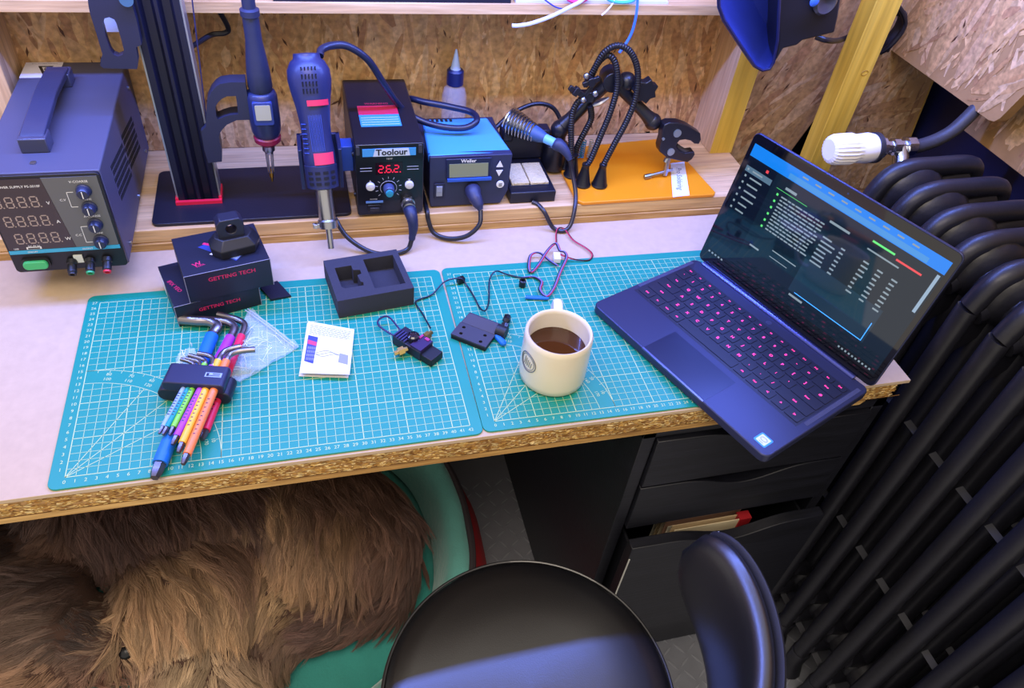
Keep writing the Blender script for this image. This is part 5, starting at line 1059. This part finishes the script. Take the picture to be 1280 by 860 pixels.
for p, q in (((.2, 1.2), (.1, 2.9)), ((-.1, -1.2), (-.7, -2.6))):
    p = cmx @ Vector((p[0], p[1], .9)); q = cmx @ Vector((q[0], q[1], .75)); m = M(); d = q - p; m.tube([p, p + d * .3, p + d * .31, p + d * .8, p + d * .81, q + d * .15], [.3, .3, .55, .55, .3, .3], 6); m.obj('brass_connector', mat('c8b070', .28, 1.0), cm, world=True, ang=20)
m = M(); q0 = cmx @ Vector((-2.5, .5, .9)); q1 = cmx @ Vector((-2.5, -.6, .9)); m.tube(spline([q0, at(487, 397, z=1.2), at(477, 397, z=1.0), at(472, 403, z=.8), at(477, 410, z=.8), q1], 6), .13, 6); m.obj('wire_loop', mat('241c48', .45), cm, world=True)
bk = thing('black_bracket', 'dark grey folded plastic bracket plate with four holes on the right mat', 'bracket', (45.8, 14.8, 0))
c1, c2_, c3, c4 = [at(u, v, z=.8) for u, v in ((563.5, 417), (607, 434), (616, 412), (573, 396))]
bx_ = (c2_ - c1).normalized(); BMX = frame(c1 - Vector((0, 0, .8)), bx_, Vector((0, 0, 1)).cross(bx_)); bw = (c2_ - c1).length
hs = [[(x + .24 * math.cos(a * PI / 5), y + .24 * math.sin(a * PI / 5)) for a in range(10)][::-1] for x, y in ((.9, 1.9), (bw - 1.0, 1.9), (1.1, .7), (bw - 1.0, .6))]
holeplate([(0, 0), (bw, 0), (bw + .1, 2.6), (.05, 2.6)], hs, .55, .8, BMX, 'perforated_plate', mat('32323e', .55), bk, world=True)
m = M(); m.T = BMX; m.box(0.05, bw, 0, 2.6, 0.02, .5); m.obj('plate_backing', mat('101016', .6), bk, world=True)
m = M(); m.T = BMX; m.add([(0.1, 2.6, .02), (bw + .2, 2.6, .02), (bw + .5, 4.3, .02), (.5, 4.3, .02), (0.1, 2.6, .8), (bw, 2.6, .8), (bw - .2, 4.0, 1.6), (.6, 4.0, 1.6), (bw + .4, 4.5, 1.2), (.5, 4.5, 1.2)], [(0, 1, 5, 4), (4, 5, 6, 7), (7, 6, 8, 9), (3, 9, 8, 2), (0, 4, 7, 9, 3), (1, 2, 8, 6, 5), (3, 2, 1, 0)]); m.obj('folded_lip', mat('2c2c40', .5), bk, world=True, bevel=.08)
m = M(); m.T = BMX; m.cyl((bw - .1, 3.6, .8), (bw + 1.2, 3.6, .8), .85, n=14); m.obj('end_clip', mat('12141c', .5), bk, world=True)
def wire(name, pts, r, c, label, cat='wire', group=None, z=.25, rough=.45):
    P = [at(p[0], p[1], z=p[2] if len(p) > 2 else z) for p in pts]; m = M(); m.tube(spline(P, 7), r, 7); return tag(m.obj(name, mat(c, rough, coat=.1)), label, cat, group)
wire('thin_lead', [(538, 410, .8), (528, 392), (520, 380), (522, 375), (540, 368), (556, 352, .8), (575, 348, 1.0), (583, 356), (592, 370), (600, 385), (607, 388, 1.2), (611, 376), (612, 350, .6), (620, 339, .8), (634, 343), (652, 347), (668, 346), (676, 350)], .11, '10142c', 'thin black lead snaking from the camera module past the bracket to the bundled wires', 'wire')
wd_ = thing('wire_bundle', 'bundle of thin red, black and grey wires with a white plug above the mug', 'wires', (62, 24, 0))
for c, off, r_w in (('6a6c9c', 0, .12), ('a02c48', 2.0, .1), ('1c1c2c', -2.0, .1)):
    o2 = off * .6; P = [at(u + o2, v + abs(off) * .2, z=z) for u, v, z in ((652, 347, .2), (668, 346, .3), (677, 352, .4), (675, 362, .6), (683, 370, .6), (692, 360, .5), (700, 340, .6), (708, 322, .8), (706, 315, 1.0), (700, 313, 1.0), (695, 304, 1.2), (685, 312, .8), (672, 332, .5), (663, 340, .3), (661, 330, .4), (664, 318, .5), (675, 316, .6), (688, 326, .5), (697, 332, .4))]
    m = M(); m.tube(spline(P, 6), r_w, 6); m.obj('strand', mat(c, .45), wd_, world=True)
q = at(696, 322, z=.6); m = M(); m.T = T(q.x, q.y, q.z, -.2); m.cb(0, 0, 0, 1.0, 1.6, .8); m.obj('white_plug', M_WH, wd_, world=True, bevel=.06)
for c, dx in (('b8304c', 0), ('301820', .25)):
    m = M(); m.tube(spline([at(u + dx * 3, v, z=z) for u, v, z in ((695, 304, .8), (695, 292, .4), (698, 285, .6), (706, 287, .4), (716, 300, .15), (732, 310, .15), (740, 318, .15), (736, 325, .15), (722, 325, .3), (710, 322, .6), (700, 318, .6))], 6), .1, 6); m.obj('power_wire', mat(c, .4), wd_, world=True)
def tiny(name, u, v, z, fn, c, label, cat, rough=.4):
    q = at(u, v, z=z); m = M(); m.T = T(q.x, q.y, 0); fn(m); return tag(m.obj(name, mat(c, rough)), label, cat)
tiny('rubber_cap', 653, 355, .4, lambda m: (m.lathe([(.45, 0), (.5, .1), (.5, 1.0), (.3, 1.1), (.3, .5), (0, .5)], 12)), '0b0e14', 'tiny black rubber cap standing on the right mat below the grey lead', 'cap')
m = M(); p = at(630, 411, z=.5); q = at(634, 397, z=.6); m.tube([p, p.lerp(q, .3), p.lerp(q, .5), p.lerp(q, .7), q + (q - p) * .1], [.5, .6, .22, .55, .5], 8); tag(m.obj('cable_clip', mat('0b0e18', .3, coat=.3)), 'small twisted black cable clip between the bracket and the mug', 'clip')
m = M(); p, q = at(617, 416, z=.4), at(631, 431, z=.4); m.tube([p, p.lerp(q, .9), q], [.42, .42, .2], 10); tag(m.obj('heat_shrink_tube', mat('1468c0', .45)), 'short blue heat shrink tube poking out right of the bracket', 'tube')
m = M(); p, q = at(657, 371.5, z=.3), at(686, 373, z=.3); m.tube([p, p.lerp(q, .9), q], [.3, .3, .15], 10); tag(m.obj('heat_shrink_tube', mat('1468c0', .45)), 'short blue heat shrink tube lying beside the mug handle', 'tube')
m = M(); p = at(576, 350, z=.5); m.T = T(p.x, p.y, 0, .3); m.cb(0, 0, .5, 1.0, .7, .8); tag(m.obj('lead_connector', mat('0c0e14', .35)), 'tiny black block connector on the thin lead at the mat seam', 'connector')
m = M(); p = at(540, 409, z=.9)
# ================================================================ mug
mg = thing('mug', 'cream-white ceramic mug of black tea with a round badge on the right mat', 'mug', (53.65, 6.4, 0), -.1)
m = M(); m.lathe([(0, .15), (3.2, .1), (3.7, 0), (4.05, .35), (4.15, 1.2), (4.1, 6.6), (4.06, 7.15), (3.9, 7.38), (3.68, 7.25), (3.6, 6.8), (3.62, 1.2), (3.3, .7), (0, .65)], 72); m.obj('cup', mat('d8cdb4', .28, coat=.35, bump=.05, bs=60), mg, ang=60)
m = M(); m.lathe([(3.55, 4.6), (3.58, 4.7), (2.5, 4.66), (0, 4.66)], 48); m.obj('tea', mat('3a1a08', .06, spec=.6), mg, ang=60)
ha = math.radians(80); m = M(); hv = Vector((math.cos(ha), math.sin(ha), 0)); P = [hv * r + Vector((0, 0, z)) for r, z in ((3.9, 6.5), (5.4, 6.6), (6.7, 6.2), (7.3, 5.0), (7.2, 3.4), (6.2, 2.0), (5.0, 1.5), (3.95, 1.5))]
S = spline(P, 5); m.tube(S, .62, 12, flat=.62); m.obj('handle', mat('dcd8e4', .28, coat=.35), mg, ang=60)
m = M(); a0 = math.radians(205)
for rr, w in ((1.35, .06), (1.1, .03)): m.tube([((4.17) * math.cos(a0 + rr * math.cos(t_ * PI / 18) / 4.15), 4.17 * math.sin(a0 + rr * math.cos(t_ * PI / 18) / 4.15), 4.2 + rr * math.sin(t_ * PI / 18)) for t_ in range(36)], w, 5, True)
m.obj('badge_ring', mat('5a6068', .4), mg)
m = M()
for k in range(5): a1 = a0 + (-.14 + .07 * k); m.tube([(4.17 * math.cos(a1), 4.17 * math.sin(a1), 3.6), (4.17 * math.cos(a1 + .03), 4.17 * math.sin(a1 + .03), 4.8 - .1 * k)], .05, 4)
o = m.obj('badge_drawing', mat('7a8088', .4), mg); o['kind'] = 'stuff'
# ================================================================ laptop
lt = thing('laptop', 'open dark blue-grey laptop with pink backlit keys standing over the right mat edge', 'laptop', (62.4, 17.0, 0), math.atan2(-.927, .376))
W_, D2 = 30.6, 20.4
M_ALU = mat('2e3250', .38, .35, bump=.05, bs=900, bdist=.0002)
m = M(); m.prism(rrect(W_, D2, 1.0, 6, W_ / 2, D2 / 2), .25, 1.45); m.obj('base', M_ALU, lt, bevel=.14)
m = M(); m.box(9.8, 20.6, -.02, .25, 1.2, 1.47); m.obj('opening_notch', mat('6a6e98', .3, .8), lt, bevel=.04)
m = M()
for x, y in ((2, 2), (28.6, 2), (2, 18), (28.6, 18)): m.cyl((x, y, 0), (x, y, .28), .6, n=12)
o = m.obj('rubber_feet', M_RUB, lt); o['kind'] = 'stuff'
m = M(); m.box(.75, 29.35, 7.0, 18.0, 1.452, 1.462); m.obj('keyboard_deck', mat('181b30', .4), lt)
m = M(); m.box(9.9, 20.6, .35, 6.0, 1.452, 1.466); m.obj('touchpad', mat('1f2440', .28, .3), lt)
for x0_ in (.12, 29.5): M().box(x0_, x0_ + .55, 8.2, 19.2, 1.452, 1.466).obj('speaker_grille', mat('3c4060', .7, bump=.8, bs=3000), lt)
M_KEY = mat('171a2e', .45); M_LEG = mat('ff3a8a', .5, emit=1.1)
rows = [('Esc F1 F2 F3 F4 F5 F6 F7 F8 F9 F10 F11 F12 Ins Del', [1.0] * 15, 1.25),
        ('` 1 2 3 4 5 6 7 8 9 0 - = Bksp', [1] * 13 + [2.0], 1.86), ('Tab Q W E R T Y U I O P [ ] #', [1.5] + [1] * 12 + [1.5], 1.86),
        ("Caps A S D F G H J K L ; ' Enter", [1.8] + [1] * 11 + [2.2], 1.86), ('Shift Z X C V B N M , . / Shift', [2.3] + [1] * 10 + [2.7], 1.86),
        ('Ctrl Fn Win Alt _ Alt Ctrl < ^ >', [1.2, 1, 1, 1, 5.2, 1.1, 1.1, 1.1, 1.1, 1.2], 1.8)]
leg = M(); y = 17.85
for txt_, ws, h in rows:
    tot = sum(ws); x = .95; ks = txt_.split(' '); y -= h
    for k, w_ in zip(ks, ws):
        w = w_ / tot * 28.2
        m = M(); m.prism(rrect(w - .22, h - .22, .14, 2, x + w / 2, y + h / 2), 1.455, 1.545); m.obj('key', M_KEY, lt, ang=0)
        if k != '_': write(leg, k if len(k) > 1 else k, .34 if len(k) > 1 else .62, T(x + w / 2, y + h / 2, 1.552), bold=.02)
        x += w
leg.obj('key_legends', M_LEG, lt, ang=0)
m = M(); m.prism(rrect(1.7, 1.75, .2, 3, 28.6, 1.85), 1.452, 1.462); m.obj('processor_sticker', mat('2a8ae0', .35), lt)
m = M(); m.prism(rrect(1.3, 1.35, .12, 3, 28.6, 1.85), 1.463, 1.47); m.obj('sticker_field', mat('c0c8e8', .35), lt)
m = M(); m.tube([(28.6 + .45 * math.cos(a * PI / 8), 1.95 + .28 * math.sin(a * PI / 8), 1.475) for a in range(16)], .03, 4, True); m.box(28.3, 28.9, 1.35, 1.42, 1.472, 1.476); m.obj('sticker_print', mat('4a6ac0', .35), lt)
m = M(); m.cyl((15.3, 18.75, 1.44), (15.3, 18.75, 1.48), .42, n=20); m.obj('power_button', mat('4a5078', .3, .6), lt)
m = M(); m.cyl((1.5, 20.25, 1.45), (28.2, 20.25, 1.45), .42, n=14); m.obj('hinge_bar', mat('4a5088', .25, .8), lt)
# lid: 100 degrees open
LA = math.radians(10); lid = M(); LX = Matrix.Translation((0, 20.5, 1.35)) @ Matrix.Rotation(PI / 2 - LA, 4, 'X')   # local: x right, y up the lid, z toward the user
lid.T = LX; lid.prism(rrect(W_, 20.1, .9, 6, W_ / 2, 10.25), -.55, -.12); lo = lid.obj('lid', mat('2b3050', .34, .5), lt, bevel=.1)
m = M(); m.T = LX; m.prism(rrect(W_ - .25, 19.85, .8, 6, W_ / 2, 10.25), -.14, 0.0); m.obj('glossy_bezel', mat('06070c', .05, coat=.5, spec=.6), lo)
def glass(c, emit): 
    mm, t, p = newmat('display'); p.inputs['Base Color'].default_value = lin('05080c'); p.inputs['Roughness'].default_value = .05; p.inputs['Specular IOR Level'].default_value = .6
    p.inputs['Emission Color'].default_value = lin(c); p.inputs['Emission Strength'].default_value = emit; return mm
def rect(m, x0, x1, y0, y1, z): m.add([(x0, y0, z), (x1, y0, z), (x1, y1, z), (x0, y1, z)], [(0, 1, 2, 3)])
X0, X1, Y0, Y1 = .75, 29.85, 1.9, 18.9
m = M(); m.T = LX; rect(m, X0, X1, Y0, Y1, .004); ds = m.obj('display', glass('14283a', .4), lo)
def ui(name, c, e, rs, z=.008):
    m = M(); m.T = LX
    for a, b, c_, d in rs: rect(m, a, b, c_, d, z)
    o = m.obj(name, glass(c, e), lo, ang=0); o['kind'] = 'stuff' if len(rs) > 1 else 'part'; 
    if len(rs) == 1: del o['kind']
    return o
ui('title_bar', '0e70d0', .9, [(X0, X1, 17.2, Y1)])
ui('tab_strip', '3c86cc', .8, [(7.2, 27.5, 17.3, 18.0)], .012)
ui('side_menu', '0a1426', .5, [(X0, 5.6, 4.4, 17.15)])
ui('selected_row', '5a7890', .6, [(1.0, 5.4, 15.1, 15.9)], .012)
ui('chart_panel', '1c3448', .6, [(14.6, 26.5, 4.6, 9.6)])
ui('task_bar', '101820', .5, [(X0, X1, Y0, 2.7)])
rg = random.Random(3); rs = []
for i in range(7): rs.append((2.2, 2.2 + rg.uniform(1.4, 2.6), 15.4 - i * .95, 15.62 - i * .95)); rs.append((1.3, 1.6, 15.35 - i * .95, 15.65 - i * .95))
for i in range(11):
    x = 7.6
    while x < 14.2: w = rg.uniform(.3, 1.1); rs.append((x, min(x + w, 14.6), 14.6 - i * .48, 14.8 - i * .48)); x += w + .14
for i in range(7): rs.append((15.2, 15.2 + rg.uniform(1.0, 2.2), 13.2 - i * .6, 13.42 - i * .6)); rs.append((18.0, 18.6, 13.2 - i * .6, 13.42 - i * .6))
for i in range(8):
    for x in (21.2, 23.2, 25.2): rs.append((x, x + rg.uniform(.5, 1.0), 13.4 - i * .62, 13.62 - i * .62))
rs += [(7.6, 9.4, 15.8, 16.15), (15.0, 18.0, 15.3, 15.6), (20.8, 25.2, 15.0, 15.2), (6.6, 8.2, 6.6, 6.85), (10.0, 14.0, 7.8, 7.95), (10, 13, 6.9, 7.0), (15, 17.2, 4.0, 4.3)]
for i in range(10): rs.append((24.2 + i * .52, 24.45 + i * .52, 2.15, 2.4)); 
for i in range(5): rs.append((1.2 + i * .6, 1.5 + i * .6, 2.15, 2.4))
for i in range(9): rs.append((9.0 + i * 2.0, 9.9 + i * 2.0, 18.3, 18.5))
ui('screen_text', 'a8bccc', .42, rs, .014)
ui('green_marks', '58d070', .9, [(6.8, 7.1, 14.55 - i * .96, 14.85 - i * .96) for i in range(6)] + [(20.9, 24.0, 16.1, 16.35), (6.4, 11.4, 15.4, 15.45)], .014)
ui('red_marks', 'd04048', .9, [(24.4, 27.8, 15.7, 15.95), (4.0, 4.4, 16.3, 16.7)], .015)
ui('chart_line', '3a90ff', 1.4, [(15.6, 26.2, 4.7, 4.8), (26.1, 26.2, 4.7, 7.5)], .016)
ui('scroll_bar', '90a8c0', .7, [(29.2, 29.6, 11.6, 16.9)], .014)
m = M(); m.T = LX; m.cyl((W_ / 2, 19.5, 0), (W_ / 2, 19.5, .012), .14, n=12); m.obj('webcam', mat('20304a', .1), lo)
# ================================================================ hood at the top right
hx = thing('fume_hood', 'black box with an open blue-lit funnel mouth hanging beside the shelf end at top', 'extractor', (92, 42, 26))
yh = 40.0
mo = [at(u, v, y=yh) for u, v in ((897, -40), (899, 8), (905, 25), (918, 45), (936, 72), (944, 83), (953, 88), (962, 86), (967, 78), (972, 50), (976, -40))]
rear = [at(u, v, y=yh + 7) + Vector((3.0, 0, 0)) for u, v in ((912, -60), (914, -20), (918, 0), (927, 18), (938, 34), (944, 42), (950, 44), (956, 42), (958, 38), (962, 20), (966, -60))]
m = M(); n = len(mo); m.add(mo + rear + [p + Vector((.25, .0, .0)) * (1 if k > 6 else -1) + Vector((0, .05, -.15)) for k, p in enumerate(mo)] + [p + Vector((0, .3, -.2)) for p in rear],
      [(i, i + 1, n + i + 1, n + i) for i in range(n - 1)] + [range(n, 2 * n)] + [(2 * n + i, 3 * n + i, 3 * n + i + 1, 2 * n + i + 1) for i in range(n - 1)] + [(i, 2 * n + i, 2 * n + i + 1, i + 1) for i in range(n - 1)])
m.obj('funnel', mat('1e2a66', .5), hx, world=True, ang=40)  # blue of the LED light put into the funnel colour
m = M(); m.tube(mo, .22, 8); m.obj('funnel_rim', mat('101640', .35, coat=.3), hx, world=True)
sd_ = [at(u, v, y=yh + .3) for u, v in ((977, -40), (973, 50), (968, 79), (975, 73))]
bd_ = [(976.5, -60), (973, 52), (969, 78), (979, 61), (996, 57), (1003, 51), (1043, 41), (1048, 20), (1060, -60)]
f_ = [at(u, v, y=yh + .35) for u, v in bd_]; bk_ = [p + Vector((1.6, 7, .8)) for p in f_]; n = len(f_)
m = M(); m.add(f_ + bk_, [range(n)[::-1], range(n, 2 * n)] + [(i, (i + 1) % n, n + (i + 1) % n, n + i) for i in range(n)]); m.obj('body', mat('1c1c22', .34, coat=.2, var=.2, vs=20), hx, world=True, bevel=.25)
q = at(1030, 2, y=yh + .2); m = M(); m.T = FR(q.x, q.y, q.z); m.lathe([(1.7, 0), (1.75, .5), (1.4, .8), (.9, .6), (0, .5)], 28); m.obj('round_dial', mat('34343c', .3, coat=.4), hx, world=True, ang=50)
q = at(1018, 2, y=yh - .5); m = M(); m.sph(q, (.7, .25, .7)); m.obj('blue_badge', mat('3a6ae0', .3), hx, world=True)
q1 = at(928, 15, y=yh + 5); q2 = at(962, 45, y=yh + 5)
wire('hood_cable', [], .1, '000000', '', '') if False else None
m = M(); m.tube(spline([at(1020, 46, y=44), at(1032, 50, y=43.5), at(1044, 51, y=45.5), at(1056, 48, y=49.3), at(1085, 35, y=50), at(1108, 5, y=50), at(1122, 8, y=50), at(1131, 25, y=50), at(1127, 40, y=50), at(1112, 58, y=50.3), at(1100, 66, y=51)], 7), .42, 10)
tag(m.obj('power_cable', M_CAB), 'black power cable looping from the blue-lit hood behind the yellow post', 'cable')
m = M(); m.tube(spline([at(1118, 14, y=51.5), at(1128, 18, y=51.5), at(1124, 34, y=51.5), at(1112, 50, y=51.5), at(1106, 62, y=51.6)], 6), 1.0, 10, flat=.6); tag(m.obj('cable_coil', mat('1a1a24', .5)), 'thicker black hanging cable coil just right of the yellow post', 'cable')
# ================================================================ things on the upper shelf
m = M(); m.box(24.8, 56.3, 49.8, 54, 28.62, 31); bb = tag(m.obj('black_case', mat('12142a', .4)), 'long thin black case lying along the upper shelf edge at the top of the picture', 'case')
m = M(); m.box(57.0, 80, 49.9, 51.5, 28.62, 28.95); tag(m.obj('white_strip', mat('c8ccf0', .4)), 'narrow pale strip lying on the upper shelf edge right of the black case', 'strip')
def sw_(name, pts, r, c, label): m = M(); m.tube(spline([at(u, v, y=y) for u, v, y in pts], 6), r, 8); return tag(m.obj(name, mat(c, .4, coat=.1)), label, 'wire')
sw_('white_wire', [(735, -12, 49), (728, 0, 48.4), (712, 9, 48.2), (690, 20, 48.0), (665, 29, 48.0), (648, 32, 48.2), (640, 32, 48.4)], .27, 'c4cce8', 'stiff white wire end hanging down over the upper shelf rail')
sw_('dark_wire', [(672, -8, 49.3), (684, 2, 49.2), (695, 9, 49.2), (707, 12, 49)], .1, '1c2c88', 'thin dark blue wire crossing the white wire on the shelf rail')
sw_('pink_wire', [(705, -10, 49.4), (712, 0, 49.3), (725, 2, 49.3), (740, -6, 49.4)], .3, 'e04488', 'pink wire loop at the top edge above the white wire')
sw_('teal_wire', [(752, -12, 49.3), (762, 0, 49.2), (778, 3, 49.2), (792, 0, 49.3), (800, -12, 49.5)], .25, '48b0b8', 'teal wire loop on the upper shelf left of the blue wire')
sw_('cream_wire', [(770, -8, 49.2), (766, 4, 49.1), (758, 14, 49), (752, 19, 49)], .14, 'e0d4c8', 'short cream wire end over the shelf rail left of the blue wire')
sw_('blue_wire', [(796, -20, 49), (797, 0, 48.8), (795, 20, 48.6), (790, 40, 48.6), (782, 55, 48.4), (774, 66, 48)], .2, '3a74e8', 'bright blue wire hanging from the upper shelf to the flexible arms')
